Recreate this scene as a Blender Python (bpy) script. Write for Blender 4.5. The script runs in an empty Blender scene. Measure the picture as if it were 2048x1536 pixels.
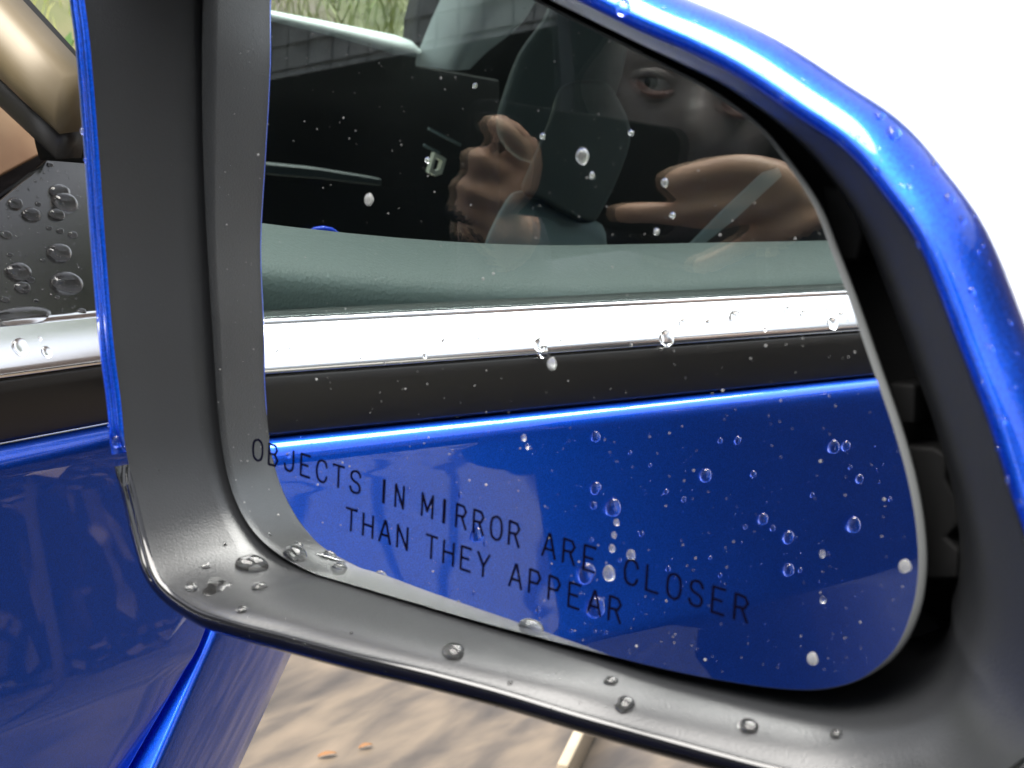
import bpy, bmesh, math, random
import numpy as np
from mathutils import Vector
from mathutils.bvhtree import BVHTree
random.seed(7); rng = np.random.default_rng(7)
SC = bpy.context.scene
COL = SC.collection
R = math.radians

# ------------------------------------------------------------------ camera
BELT = 0.95                                  # height of the window belt line above the ground
W, H, F = 2048, 1536, 3371.0
hd, pt, rl = R(-24.698), R(-9.932), R(7.389)
FW = np.array([math.sin(hd)*math.cos(pt), math.cos(hd)*math.cos(pt), math.sin(pt)])
r0 = np.array([math.cos(hd), -math.sin(hd), 0.0]); u0 = np.cross(r0, FW)
RT = math.cos(rl)*r0 + math.sin(rl)*u0
UP = -math.sin(rl)*r0 + math.cos(rl)*u0
CAM = np.array([0.4070, 0.0, BELT + 0.12142])
cd = bpy.data.cameras.new('camera'); cam = bpy.data.objects.new('camera', cd); COL.objects.link(cam)
from mathutils import Matrix
cam.matrix_world = Matrix(((RT[0], UP[0], -FW[0], CAM[0]), (RT[1], UP[1], -FW[1], CAM[1]), (RT[2], UP[2], -FW[2], CAM[2]), (0, 0, 0, 1)))
cd.sensor_width = 36; cd.lens = F/W*36; cd.clip_start = 0.01; cd.clip_end = 500
cd.dof.use_dof = True; cd.dof.focus_distance = 0.56; cd.dof.aperture_fstop = cd.lens/1.25
SC.camera = cam

# ------------------------------------------------------------------ sky, sun, exposure
SUN_EL, SUN_AZ = R(66), R(207)                # azimuth clockwise from +Y
world = bpy.data.worlds.new('World'); SC.world = world; world.use_nodes = True
nt = world.node_tree; nt.nodes.clear()
sky = nt.nodes.new('ShaderNodeTexSky'); sky.sky_type = 'NISHITA'; sky.sun_disc = False
sky.sun_elevation = SUN_EL; sky.sun_rotation = SUN_AZ; sky.air_density = 1.0; sky.dust_density = 1.2; sky.ozone_density = 1.0
hsv = nt.nodes.new('ShaderNodeHueSaturation'); hsv.inputs['Saturation'].default_value = 0.22
bg = nt.nodes.new('ShaderNodeBackground'); bg.inputs[1].default_value = 0.075
wo = nt.nodes.new('ShaderNodeOutputWorld')
nt.links.new(sky.outputs[0], hsv.inputs['Color']); nt.links.new(hsv.outputs[0], bg.inputs[0]); nt.links.new(bg.outputs[0], wo.inputs[0])
sl = bpy.data.lights.new('sun', 'SUN'); sl.energy = 2.0; sl.angle = R(54); sl.color = (1, .96, .9)
so = bpy.data.objects.new('sun', sl); COL.objects.link(so)
sd = Vector((math.sin(SUN_AZ)*math.cos(SUN_EL), math.cos(SUN_AZ)*math.cos(SUN_EL), math.sin(SUN_EL)))
so.rotation_euler = sd.to_track_quat('Z', 'Y').to_euler()
SC.view_settings.view_transform = 'Standard'; SC.view_settings.look = 'None'
SC.view_settings.exposure = 2.8; SC.view_settings.gamma = 1
SC.cycles.max_bounces = 14; SC.cycles.transparent_max_bounces = 24; SC.cycles.transmission_bounces = 12; SC.cycles.glossy_bounces = 8
SC.cycles.use_denoising = True
SC.cycles.sample_clamp_indirect = 12

# ------------------------------------------------------------------ rays: photograph -> place
MP = np.array([0.26983, 0.29828, BELT + 0.06393])          # a point of the mirror glass
MN = np.array([-0.20963, -0.97741, -0.02681]); MN /= np.linalg.norm(MN)
TUM = R(7); WN = np.array([math.cos(TUM), 0, math.sin(TUM)]); WP = np.array([-0.0125, 0, BELT + 0.014])   # side window plane
def ray(px, py):
    d = FW + RT*(px - W/2)/F - UP*(py - H/2)/F
    return d/np.linalg.norm(d)
def pl(p, P0, N, off=0.0):                   # direct view onto a plane
    d = ray(*p); return CAM + d*((((P0 + N*off) - CAM) @ N)/(d @ N))
def gl(p, off=0.0): return pl(p, MP, MN, off)   # onto the mirror glass plane, off metres in front of it
def atd(p, dist): return CAM + ray(*p)*dist
def atx(p, x): d = ray(*p); return CAM + d*((x - CAM[0])/d[0])
def mir(p):                                  # where a sight line goes after the mirror
    P = gl(p); d = ray(*p); return P, d - 2*(d @ MN)*MN
def mx(p, x): P, d = mir(p); return P + d*((x - P[0])/d[0])
def win(p, L):                               # after mirror and the window's own reflection, L metres of path in all
    P, d = mir(p); t = ((WP - P) @ WN)/(d @ WN); Q = P + d*t
    rd = d - 2*(d @ WN)*WN
    return Q + rd*(L - np.linalg.norm(P - CAM) - t)

# ------------------------------------------------------------------ helpers
def put(o, parent=None):
    COL.objects.link(o)
    if parent is not None: o.parent = parent; o.matrix_parent_inverse.identity()
    return o
def tag(o, label=None, cat=None, group=None, kind=None):
    for k, v in (('label', label), ('category', cat), ('group', group), ('kind', kind)):
        if v: o[k] = v
    return o
def mesh(name, vs, fs, mat=None, parent=None, smooth=True, mats=None, fmat=None):
    me = bpy.data.meshes.new(name); me.from_pydata([tuple(map(float, v)) for v in vs], [], fs)
    bm = bmesh.new(); bm.from_mesh(me); bmesh.ops.recalc_face_normals(bm, faces=bm.faces); bm.to_mesh(me); bm.free()
    me.polygons.foreach_set('use_smooth', [smooth]*len(me.polygons))
    for m in (mats or [mat]): me.materials.append(m)
    if fmat is not None: me.polygons.foreach_set('material_index', fmat)
    me.update()
    return put(bpy.data.objects.new(name, me), parent)
def empty(name, loc=(0, 0, 0)):
    o = bpy.data.objects.new(name, None); o.location = loc; o.empty_display_size = .05; COL.objects.link(o); return o
def grid_faces(nu, nv, closed_u=False):
    fs = []
    for j in range(nv - 1):
        for i in range(nu if closed_u else nu - 1):
            a, b = i, (i + 1) % nu
            fs.append((j*nu + a, j*nu + b, (j + 1)*nu + b, (j + 1)*nu + a))
    return fs
def catmull(pts, n, closed=True):
    pts = np.asarray(pts, float); m = len(pts); out = []
    rng_ = range(m if closed else m - 1)
    for i in rng_:
        if closed: p0, p1, p2, p3 = pts[i-1], pts[i], pts[(i+1) % m], pts[(i+2) % m]
        else: p0, p1, p2, p3 = pts[max(i-1, 0)], pts[i], pts[i+1], pts[min(i+2, m-1)]
        for k in range(n):
            t = k/n
            out.append(.5*((2*p1) + (p2-p0)*t + (2*p0-5*p1+4*p2-p3)*t*t + (3*p1-p0-3*p2+p3)*t**3))
    if not closed: out.append(pts[-1])
    return np.array(out)
def extrude(name, prof, ys, mat, parent=None, dx=None, dz=None, smooth=True, caps=False):
    """profile of (x, z above the belt) swept along Y; dx, dz bend it"""
    prof = np.array(prof); vs = []
    for y in ys:
        for x, z in prof: vs.append((x + (dx(y, z) if dx else 0), y, BELT + z + (dz(y) if dz else 0)))
    n = len(prof); fs = grid_faces(n, len(ys))
    if caps: fs += [tuple(range(n)), tuple(range((len(ys)-1)*n, len(ys)*n))]
    return mesh(name, vs, fs, mat, parent, smooth)
def slab(name, pts, thick, mat, parent=None, bev=0.0, subd=0, smooth=True):
    """polygon given as 3D points, extruded along vector thick, bevelled"""
    pts = np.array(pts); n = len(pts); t = np.array(thick)
    vs = list(pts) + list(pts + t)
    fs = [tuple(range(n)), tuple(range(2*n-1, n-1, -1))] + [(i, (i+1) % n, n + (i+1) % n, n + i) for i in range(n)]
    o = mesh(name, vs, fs, mat, parent, smooth)
    if bev:
        b = o.modifiers.new('b', 'BEVEL'); b.width = bev; b.segments = 4; b.limit_method = 'ANGLE'; b.angle_limit = R(35)
    return o
def boxm(name, c, s, mat, parent=None, bev=0.0, rz=0.0):
    c = np.array(c); s = np.array(s)/2
    co, si = math.cos(rz), math.sin(rz); vs = []
    for dz in (-1, 1):
        for dx, dy in ((-1, -1), (1, -1), (1, 1), (-1, 1)):
            x, y = dx*s[0], dy*s[1]; vs.append((c[0] + x*co - y*si, c[1] + x*si + y*co, c[2] + dz*s[2]))
    fs = [(0, 3, 2, 1), (4, 5, 6, 7), (0, 1, 5, 4), (1, 2, 6, 5), (2, 3, 7, 6), (3, 0, 4, 7)]
    o = mesh(name, vs, fs, mat, parent, bool(bev))
    if bev:
        b = o.modifiers.new('b', 'BEVEL'); b.width = bev; b.segments = 3
    return o
def tube(name, pts, rad, mat, parent=None, n=12, closed_ends=True):
    pts = np.array(pts, float); m = len(pts); rad = np.broadcast_to(np.array(rad, float), (m,)); vs = []
    for i in range(m):
        t = pts[min(i+1, m-1)] - pts[max(i-1, 0)]; t /= np.linalg.norm(t)
        a = np.cross(t, [0.1, 0.2, 1]); a /= np.linalg.norm(a); b = np.cross(t, a)
        for k in range(n):
            w = 2*math.pi*k/n; vs.append(pts[i] + rad[i]*(a*math.cos(w) + b*math.sin(w)))
    fs = grid_faces(n, m, True)
    if closed_ends: fs += [tuple(range(n)), tuple(range((m-1)*n, m*n))]
    return mesh(name, vs, fs, mat, parent)

# ------------------------------------------------------------------ materials
def mat(name, col=(.5, .5, .5), rough=.5, metal=0.0, spec=.5, coat=0.0, coat_rough=.02, bump=None, bump_s=.1, var=None, detail=4.0, coords='Object'):
    m = bpy.data.materials.new(name); m.use_nodes = True; t = m.node_tree; b = t.nodes['Principled BSDF']
    b.inputs['Base Color'].default_value = (*col, 1); b.inputs['Roughness'].default_value = rough
    b.inputs['Metallic'].default_value = metal; b.inputs['Specular IOR Level'].default_value = spec
    b.inputs['Coat Weight'].default_value = coat; b.inputs['Coat Roughness'].default_value = coat_rough
    tc = t.nodes.new('ShaderNodeTexCoord')
    if bump:
        nz = t.nodes.new('ShaderNodeTexNoise'); nz.inputs['Scale'].default_value = bump; nz.inputs['Detail'].default_value = 2
        bp = t.nodes.new('ShaderNodeBump'); bp.inputs['Strength'].default_value = bump_s; bp.inputs['Distance'].default_value = .0004
        t.links.new(tc.outputs[coords], nz.inputs['Vector']); t.links.new(nz.outputs['Fac'], bp.inputs['Height']); t.links.new(bp.outputs[0], b.inputs['Normal'])
    if var:
        sc_, stops = var
        nz = t.nodes.new('ShaderNodeTexNoise'); nz.inputs['Scale'].default_value = sc_; nz.inputs['Detail'].default_value = detail
        cr = t.nodes.new('ShaderNodeValToRGB'); el = cr.color_ramp.elements
        while len(el) < len(stops): el.new(.5)
        for e, (p, c) in zip(el, stops): e.position = p; e.color = (*c, 1)
        t.links.new(tc.outputs[coords], nz.inputs['Vector']); t.links.new(nz.outputs['Fac'], cr.inputs[0]); t.links.new(cr.outputs[0], b.inputs['Base Color'])
    return m
def paint():
    m = mat('blue_metallic_paint', (.003, .022, .30), .36, 1.0, .5, 1.0, .012)
    t = m.node_tree; b = t.nodes['Principled BSDF']; tc = t.nodes.new('ShaderNodeTexCoord')
    vo = t.nodes.new('ShaderNodeTexVoronoi'); vo.inputs['Scale'].default_value = 2600
    cr = t.nodes.new('ShaderNodeValToRGB'); e = cr.color_ramp.elements
    e[0].position = .0; e[0].color = (.005, .058, .48, 1); e[1].position = 1; e[1].color = (.009, .115, .84, 1)
    t.links.new(tc.outputs['Object'], vo.inputs['Vector']); t.links.new(vo.outputs['Color'], cr.inputs[0]); t.links.new(cr.outputs[0], b.inputs['Base Color'])
    return m
M_PAINT = paint()
M_BLACKG = mat('gloss_black_plastic', (.004, .004, .005), .09, 0, .5)
M_BEZEL = mat('satin_black_plastic', (.0135, .0142, .0155), .34, 0, .5, bump=2200, bump_s=.16)
M_DEEP = mat('dull_black_plastic', (.0035, .0035, .0035), .7, spec=.2)
M_CHROME = mat('bright_trim', (.88, .89, .90), .20, 1.0)
M_RUBBER = mat('black_rubber', (.009, .008, .007), .42, 0, .35)
M_PLATE = mat('gloss_black_panel', (.008, .008, .0075), .16, 0, .3, bump=900, bump_s=.05)
M_EDGE = mat('ground_glass_edge', (.09, .095, .095), .5)
M_MIRROR = mat('mirror_silver', (.90, .93, .93), .0, 1.0)
M_TEXT = mat('etched_black', (.002, .002, .008), .9, spec=.0)
M_TRIM = mat('grained_interior_vinyl', (.12, .138, .133), .5, 0, .35, bump=650, bump_s=1.0)
M_DARKIN = mat('charcoal_interior', (.012, .013, .013), .7)
M_SEAT = mat('grey_seat_vinyl', (.17, .22, .22), .55, bump=700, bump_s=.2)
M_HEAD = mat('dark_headrest_vinyl', (.036, .046, .044), .6, bump=700, bump_s=.2)
M_LIGHTTRIM = mat('pale_pillar_trim', (.50, .56, .54), .5)
M_PILLAR = mat('pillar_tan_reflection', (.095, .072, .038), .45, .2)  # tan of the mirrored surroundings painted onto a black pillar
M_TAN = mat('tan_glass_reflection', (.55, .38, .22), .6, var=(14, [(.3, (.17, .085, .042)), (.5, (.30, .19, .105)), (.75, (.33, .23, .135))]))  # colour stands in for a tan wall mirrored in the quarter glass
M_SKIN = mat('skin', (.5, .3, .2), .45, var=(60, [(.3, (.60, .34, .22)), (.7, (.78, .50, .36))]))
M_FACE = mat('face_skin', (.055, .036, .028), .42, var=(50, [(.3, (.20, .165, .155)), (.7, (.31, .27, .255))]))  # face set greyer and darker than the hands
M_HOOD = mat('dark_hooded_top', (.035, .035, .05), .85, bump=800, bump_s=.5)
M_JEANS = mat('blue_jeans', (.03, .045, .08), .85, bump=900, bump_s=.5)
M_EYE = mat('eye_white', (.5, .5, .5), .15)
M_IRIS = mat('eye_iris', (.012, .008, .006), .1)
M_LID = mat('eyelid_pink', (.30, .16, .135), .35)
def water():
    m = bpy.data.materials.new('water'); m.use_nodes = True; t = m.node_tree; t.nodes.clear()
    g = t.nodes.new('ShaderNodeBsdfGlass'); g.inputs['IOR'].default_value = 1.333; g.inputs['Roughness'].default_value = 0
    o = t.nodes.new('ShaderNodeOutputMaterial'); t.links.new(g.outputs[0], o.inputs[0]); return m
M_WATER = water()
def pane(name, tint, f0):
    m = bpy.data.materials.new(name); m.use_nodes = True; t = m.node_tree; t.nodes.clear(); L = t.links
    tr = t.nodes.new('ShaderNodeBsdfTransparent'); tr.inputs[0].default_value = (*tint, 1)
    gs = t.nodes.new('ShaderNodeBsdfGlossy'); gs.inputs['Roughness'].default_value = 0.0
    ge = t.nodes.new('ShaderNodeNewGeometry'); dt = t.nodes.new('ShaderNodeVectorMath'); dt.operation = 'DOT_PRODUCT'
    L.new(ge.outputs['Normal'], dt.inputs[0]); L.new(ge.outputs['Incoming'], dt.inputs[1])
    def mth(op, a, b=None):
        n = t.nodes.new('ShaderNodeMath'); n.operation = op
        L.new(a, n.inputs[0])
        if b is not None: n.inputs[1].default_value = b
        return n.outputs[0]
    c = mth('ABSOLUTE', dt.outputs['Value']); c = mth('SUBTRACT', c, 1.0); c = mth('ABSOLUTE', c); c = mth('POWER', c, 5.0)
    c = mth('MULTIPLY', c, 1 - f0); c = mth('ADD', c, f0)
    mx_ = t.nodes.new('ShaderNodeMixShader'); L.new(c, mx_.inputs[0]); L.new(tr.outputs[0], mx_.inputs[1]); L.new(gs.outputs[0], mx_.inputs[2])
    o = t.nodes.new('ShaderNodeOutputMaterial'); L.new(mx_.outputs[0], o.inputs[0]); return m
M_PANE = pane('tinted_window_glass', (.88, .94, .925), .10)

# ================================================================== GROUND AND SURROUNDINGS
M_CONC = mat('pale_concrete', (.5, .46, .4), .7, var=(3, [(.3, (.42, .38, .33)), (.7, (.56, .52, .46))]), detail=8)
g = mesh('ground', [(-400, -400, 0), (400, -400, 0), (400, 400, 0), (-400, 400, 0)], [(0, 1, 2, 3)], M_CONC); tag(g, kind='structure')
def soil_mat():
    m = mat('wet_leaf_littered_soil', (.2, .15, .1), .55, var=(9.0, [(.30, (.018, .013, .010)), (.44, (.045, .034, .025)), (.58, (.085, .064, .044)), (.8, (.13, .097, .066))]), detail=9)
    t = m.node_tree; nz = [n for n in t.nodes if n.type == 'TEX_NOISE'][0]
    mp = t.nodes.new('ShaderNodeMapping'); mp.inputs['Scale'].default_value = (1.7, .42, 1); mp.inputs['Rotation'].default_value = (0, 0, R(-14))
    tc = [n for n in t.nodes if n.type == 'TEX_COORD'][0]
    t.links.new(tc.outputs['Object'], mp.inputs[0]); t.links.new(mp.outputs[0], nz.inputs['Vector']); nz.inputs['Distortion'].default_value = .25
    return m
M_SOIL = soil_mat()
so_pts = [(-3.0, .6), (5.5, .6), (5.5, 3.4), (1.5, 3.9), (.2, 4.0), (-3.0, 4.2)]
s_ = mesh('soil', [(x, y, .004) for x, y in so_pts], [tuple(range(len(so_pts)))], M_SOIL); tag(s_, kind='structure')
M_DARKGROUND = mat('added_dark_ground', (.05, .05, .05), .35, var=(40, [(.3, (.030, .030, .031)), (.7, (.065, .064, .062))]), detail=8, bump=120, bump_s=.3)
ap = [(-.1, -9), (7.5, -9), (7.5, .62), (-.1, .62)]
s_ = mesh('added_dark_patch', [(x, y, .004) for x, y in ap], [(0, 1, 2, 3)], M_DARKGROUND); tag(s_, kind='structure')  # dark ground added, unseen, so the bezel mirrors less bright concrete
# bank beyond the car
M_BANK = mat('grassy_bank_earth', (.3, .3, .15), .9, var=(1.6, [(.3, (.055, .075, .018)), (.5, (.10, .10, .04)), (.62, (.12, .09, .07)), (.8, (.11, .08, .065))]), detail=8)
nx_, ny_ = 26, 60; vs = []
for j in range(ny_):
    for i in range(nx_):
        x = -2.4 - i*.30; y = -9 + j*.42
        z = max(0, (-x - 2.5))*.62 + .12*math.sin(y*1.3 + x) + .08*math.sin(x*3.1 - y*2.1)
        vs.append((x, y, max(z, -.02) if i else -.05))
bank = mesh('bank', vs, grid_faces(nx_, ny_), M_BANK); tag(bank, kind='structure')
M_GRASS = mat('long_grass', (.30, .34, .09), .6, var=(3, [(.3, (.14, .19, .04)), (.6, (.27, .27, .09)), (.8, (.34, .30, .14))]))
bm_vs, bm_fs = [], []
for k in range(26000):
    y = rng.uniform(-7.5, 1.0) if k < 21000 else rng.uniform(1.0, 9.0); x = -2.6 - abs(rng.normal())*1.6
    z = max(0, (-x - 2.5))*.62 + .12*math.sin(y*1.3 + x) + .08*math.sin(x*3.1 - y*2.1)
    h = rng.uniform(.06, .24); a = rng.uniform(0, 6.28); w = rng.uniform(.002, .006); lx, ly = rng.normal()*.09, rng.normal()*.09
    ca, sa = math.cos(a)*w, math.sin(a)*w; i = len(bm_vs)
    bm_vs += [(x-ca, y-sa, z-.03), (x+ca, y+sa, z-.03), (x+ca*.7+lx*.4, y+sa*.7+ly*.4, z+h*.6), (x-ca*.7+lx*.4, y-sa*.7+ly*.4, z+h*.6), (x+lx, y+ly, z+h)]
    bm_fs += [(i, i+1, i+2, i+3), (i+3, i+2, i+4)]
gr = mesh('grass', bm_vs, bm_fs, M_GRASS, smooth=False); tag(gr, 'long yellow green grass growing on the bank beyond the car', 'grass', kind='stuff')
M_LEAF = mat('shrub_leaf', (.10, .20, .04), .5, var=(5, [(.3, (.06, .13, .03)), (.7, (.2, .34, .08))]))
M_BARK = mat('shrub_stem', (.05, .035, .03), .9)
def shrub(c, rad, n, label):
    root = empty('shrub', c); tag(root, label, 'shrub', 'shrubs on the bank')
    vs, fs = [], []
    for k in range(n):
        cl = rng.normal(size=3)*rad*.45; p = cl + rng.normal(size=3)*rad*.16; p[2] = abs(p[2]) + rad*.25
        s = rng.uniform(.03, .07); a = rng.normal(size=3); a /= np.linalg.norm(a); b = np.cross(a, rng.normal(size=3)); b /= np.linalg.norm(b)
        i = len(vs); vs += [p - a*s, p - b*s*.45, p + a*s, p + b*s*.45]; fs.append((i, i+1, i+2, i+3))
    o = mesh('foliage', vs, fs, M_LEAF, root, False)
    for k in range(4):
        a = rng.uniform(0, 6.28); tube('stem', [(0, 0, -.1), (math.cos(a)*rad*.2, math.sin(a)*rad*.2, rad*.5), (math.cos(a)*rad*.45, math.sin(a)*rad*.45, rad)], [.02, .014, .006], M_BARK, root, 6)
def bankz(x, y): return max(0, (-x - 2.5))*.62 + .12*math.sin(y*1.3 + x) + .08*math.sin(x*3.1 - y*2.1)
for px, X, rad, n, lb in (((72, 52), -3.75, .22, 420, 'small bright green shrub on the bank, seen past the windscreen pillar'), ((112, 96), -3.55, .14, 220, 'lower green sprig growing on bare earth beside the mirror cap')):
    p = atx(px, X); shrub((p[0], p[1], bankz(p[0], p[1]) - .05), rad, n, lb)

M_CROWN = mat('tree_leaf', (.07, .10, .03), .55, var=(2, [(.3, (.045, .075, .02)), (.7, (.11, .15, .045))]))
M_TRUNK = mat('tree_bark', (.07, .055, .045), .9, bump=20, bump_s=.6)
def tree(x, y, h, rad, lb):
    root = empty('tree', (x, y, 0)); tag(root, lb, 'tree', 'trees round the driveway')
    tube('trunk', [(0, 0, -.1), (.05, .02, h*.3), (-.04, .05, h*.6), (.02, 0, h*.9)], [.20, .15, .10, .03], M_TRUNK, root, 10)
    for k in range(6):
        a = k*1.05; tube('limb', [(0, 0, h*(.25 + .07*k)), (math.cos(a)*rad*.4, math.sin(a)*rad*.4, h*(.36 + .07*k)), (math.cos(a)*rad*.8, math.sin(a)*rad*.8, h*(.42 + .08*k))], [.06, .04, .012], M_TRUNK, root, 6)
    cl = rng.normal(size=(46, 3)); cl /= np.linalg.norm(cl, axis=1)[:, None]; cl *= rng.uniform(.25, 1, (46, 1))
    cl = cl*np.array([rad, rad, h*.34]) + np.array([0, 0, h*.63]); vs, fs = [], []
    for c in cl:
        for q in range(115):
            p = c + rng.normal(size=3)*rad*.22; s_ = rng.uniform(.05, .11); a = rng.normal(size=3); a /= np.linalg.norm(a); b = np.cross(a, rng.normal(size=3)); b /= np.linalg.norm(b)
            i = len(vs); vs += [p - a*s_, p - b*s_*.6, p + a*s_, p + b*s_*.6]; fs.append((i, i+1, i+2, i+3))
    mesh('crown', vs, fs, M_CROWN, root, False)
for x, y, h, rad, lb in ((1.0, 8.4, 9.5, 1.8, 'tall slender green tree straight ahead, added to darken the panel and door reflections'), (5.6, 4.4, 5.5, 1.7, 'broad green tree ahead of the car, mirrored dully in the blue door'), (6.2, .6, 6.5, 2.0, 'tall green tree at the side of the driveway facing the door'), (8.5, 2.6, 7.5, 2.4, 'tallest green tree behind the others at the side')): tree(x, y, h, rad, lb)  # first tree is added, out of view, to darken reflections from ahead
hedge_blocker = empty('hedge_blocker', (4, 3, 0)); tag(hedge_blocker, 'dense brown leafy screen beside the driveway, added to darken the door reflections', 'hedge_blocker')  # unseen hedge added to block bright sky and ground from the paint
vs, fs = [], []; hv, hf = [], []
HP = [np.array(p) for p in ((1.1, 4.9), (2.9, 4.1), (3.5, 2.2), (3.6, .3))]
for a, b in zip(HP[:-1], HP[1:]):
    L = np.linalg.norm(b - a); d = (b - a)/L; n_ = np.array([d[1], -d[0]]); i = len(hv)
    for z in (-.05, 3.4):
        for w in (-.28, .28):
            for e in (a, b): q = e + n_*w; hv.append((q[0] - 4, q[1] - 3, z))
    hf += [tuple(i + q for q in f) for f in ((0, 1, 5, 4), (2, 3, 7, 6), (4, 5, 7, 6), (0, 2, 6, 4), (1, 3, 7, 5))]
    for k in range(int(L*3400)):
        t_ = rng.uniform(0, L); z = rng.uniform(.02, 3.6); bmp = .10*math.sin(t_*2.3 + z*2) + .07*math.sin(t_*5.1 - z*3.3)
        q = a + d*t_ + n_*(rng.choice([-1, 1])*(.30 + bmp + abs(rng.normal())*.06) if z < 3.35 else rng.uniform(-.4, .4))
        p = np.array([q[0] - 4, q[1] - 3, z]); s_ = rng.uniform(.02, .05); aa = rng.normal(size=3); aa /= np.linalg.norm(aa); bb = np.cross(aa, rng.normal(size=3)); bb /= np.linalg.norm(bb)
        i = len(vs); vs += [p - aa*s_, p - bb*s_*.6, p + aa*s_, p + bb*s_*.6]; fs.append((i, i+1, i+2, i+3))
M_HEDGE_BLOCKER = mat('hedge_blocker_leaf', (.06, .045, .03), .6, var=(2.2, [(.3, (.05, .042, .03)), (.5, (.13, .09, .07)), (.7, (.20, .15, .12))]))
mesh('foliage', vs, fs, M_HEDGE_BLOCKER, hedge_blocker, False); mesh('blocker_branches', hv, hf, M_DEADW if False else M_BARK, hedge_blocker, False)
# house with a dark open garage and shingled wall above it (seen mirrored in the side window)
M_SHING = mat('grey_wood_shingle', (.3, .3, .31), .8, var=(9, [(.3, (.26, .26, .275)), (.7, (.40, .40, .42))]), detail=8)
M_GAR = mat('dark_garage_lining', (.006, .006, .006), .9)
def wpt(p, z):                               # a point seen in the window at a given height
    a = win(p, 1.0); b = win(p, 2.0); t = (z - a[2])/(b[2] - a[2]); return a + (b - a)*t
ZE = 2.15
E0, E1 = wpt((536, 153), ZE), wpt((1112, 42), ZE)
he = E1 - E0; he /= np.linalg.norm(he); hn = np.array([he[1], -he[0], 0.0])
if hn @ (np.array([0, 0, 0]) - E0) < 0: hn = -hn
house = empty('house', (E0[0], E0[1], 0)); tag(house, 'grey shingled house with dark open garage, mirrored in the car window', 'house')
def hp(u, v, z): return np.array([E0[0], E0[1], 0]) + he*u + hn*v + np.array([0, 0, z]) - np.array([E0[0], E0[1], 0])
u0_, u1_ = -3.2, 4.2
def quad(name, P, m, par): return mesh(name, P, [(0, 1, 2, 3)], m, par, False)
vs = [hp(u, v, z) for z in (ZE, ZE + 1.7) for u, v in ((u0_, 0), (u1_, 0), (u1_, -.2), (u0_, -.2))]
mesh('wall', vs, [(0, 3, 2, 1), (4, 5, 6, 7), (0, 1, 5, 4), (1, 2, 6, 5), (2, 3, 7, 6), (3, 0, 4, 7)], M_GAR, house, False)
for ua, ub in ((u0_, u0_ + .3), (u1_ - .3, u1_)):
    vs = [hp(u, v, z) for z in (0, ZE) for u, v in ((ua, 0), (ub, 0), (ub, -.2), (ua, -.2))]
    mesh('side_wall', vs, [(0, 3, 2, 1), (4, 5, 6, 7), (0, 1, 5, 4), (1, 2, 6, 5), (2, 3, 7, 6), (3, 0, 4, 7)], M_SHING, house, False)
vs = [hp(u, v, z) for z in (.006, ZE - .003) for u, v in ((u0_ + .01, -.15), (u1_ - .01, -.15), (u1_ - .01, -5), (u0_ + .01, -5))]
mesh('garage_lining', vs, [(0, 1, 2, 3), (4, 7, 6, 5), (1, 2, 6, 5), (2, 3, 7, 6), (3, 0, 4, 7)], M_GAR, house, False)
sh_me = None; rest_v, rest_f = [], []
EXPO, SW = .104, .118; count = 0
def shingle_verts(u, w, z, h, k):
    jl = (k*37 % 11)*.0006
    return [hp(u, .006 + jl + .014, z), hp(u + w, .006 + jl + .014, z), hp(u + w, .004, z + h), hp(u, .004, z + h), hp(u, .001, z), hp(u + w, .001, z), hp(u + w, .001, z + h), hp(u, .001, z + h)]
SF = [(0, 1, 2, 3), (0, 4, 5, 1), (1, 5, 6, 2), (0, 3, 7, 4)]
k = 0
for row in range(16):
    z = ZE - .02 + (row*EXPO if row == 0 else (row - 1)*EXPO + .034); h = .034 if row == 0 else EXPO + .012
    u = u0_ + (row*53 % 17)/17*SW
    while u < u1_ - SW:
        w = SW*(.75 + .5*((k*29 + row*13) % 23)/23); v8 = shingle_verts(u, w - .010, z, h, k); k += 1
        uc = u + w/2
        if row < 9 and -1.0 < uc < 2.6 and count < 290:
            mesh('shingle', v8, SF, M_SHING, house, False); count += 1
        else:
            i = len(rest_v); rest_v += v8; rest_f += [tuple(i + q for q in f) for f in SF]
        u += w
ob = mesh('shingle_cladding', rest_v, rest_f, M_SHING, house, False); ob['kind'] = 'stuff'

# ================================================================== CAR
car = empty('car', (0, 0, 0)); tag(car, 'parked blue car wet with rain, its passenger side mirror filling the view', 'car')
Y0, Y1 = -1.25, .62
bow = lambda y, z=0: -.004*((y - .05)/.5)**2 if y < .3 else -.004*.25
bz = lambda y: 0.004*max(0, .02 - y)**1.5 if y < 0 else 0
ysd = list(np.linspace(Y0, .25, 40)) + list(np.linspace(.27, Y1, 12))
zero = lambda y, z=0: 0.0
# belt trim
extrude('belt_moulding', [(-.0112, .0105), (-.0112, .0132), (-.0106, .0138), (-.0100, .01345), (-.0008, .0012), (.0002, -.0006), (.0003, -.0022), (-.0015, -.0028)], ysd, M_CHROME, car)
extrude('window_seal', [(-.0130, .0100), (-.0128, .0152), (-.0122, .0158), (-.0114, .0150), (-.0113, .0134)], ysd, M_CHROME, car)
extrude('belt_seal', [(-.004, -.0028), (-.0006, -.0030), (.0004, -.0042), (.0009, -.0080), (.0008, -.0245), (.0000, -.0262), (-.004, -.0268)], ysd, M_RUBBER, car)
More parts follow.
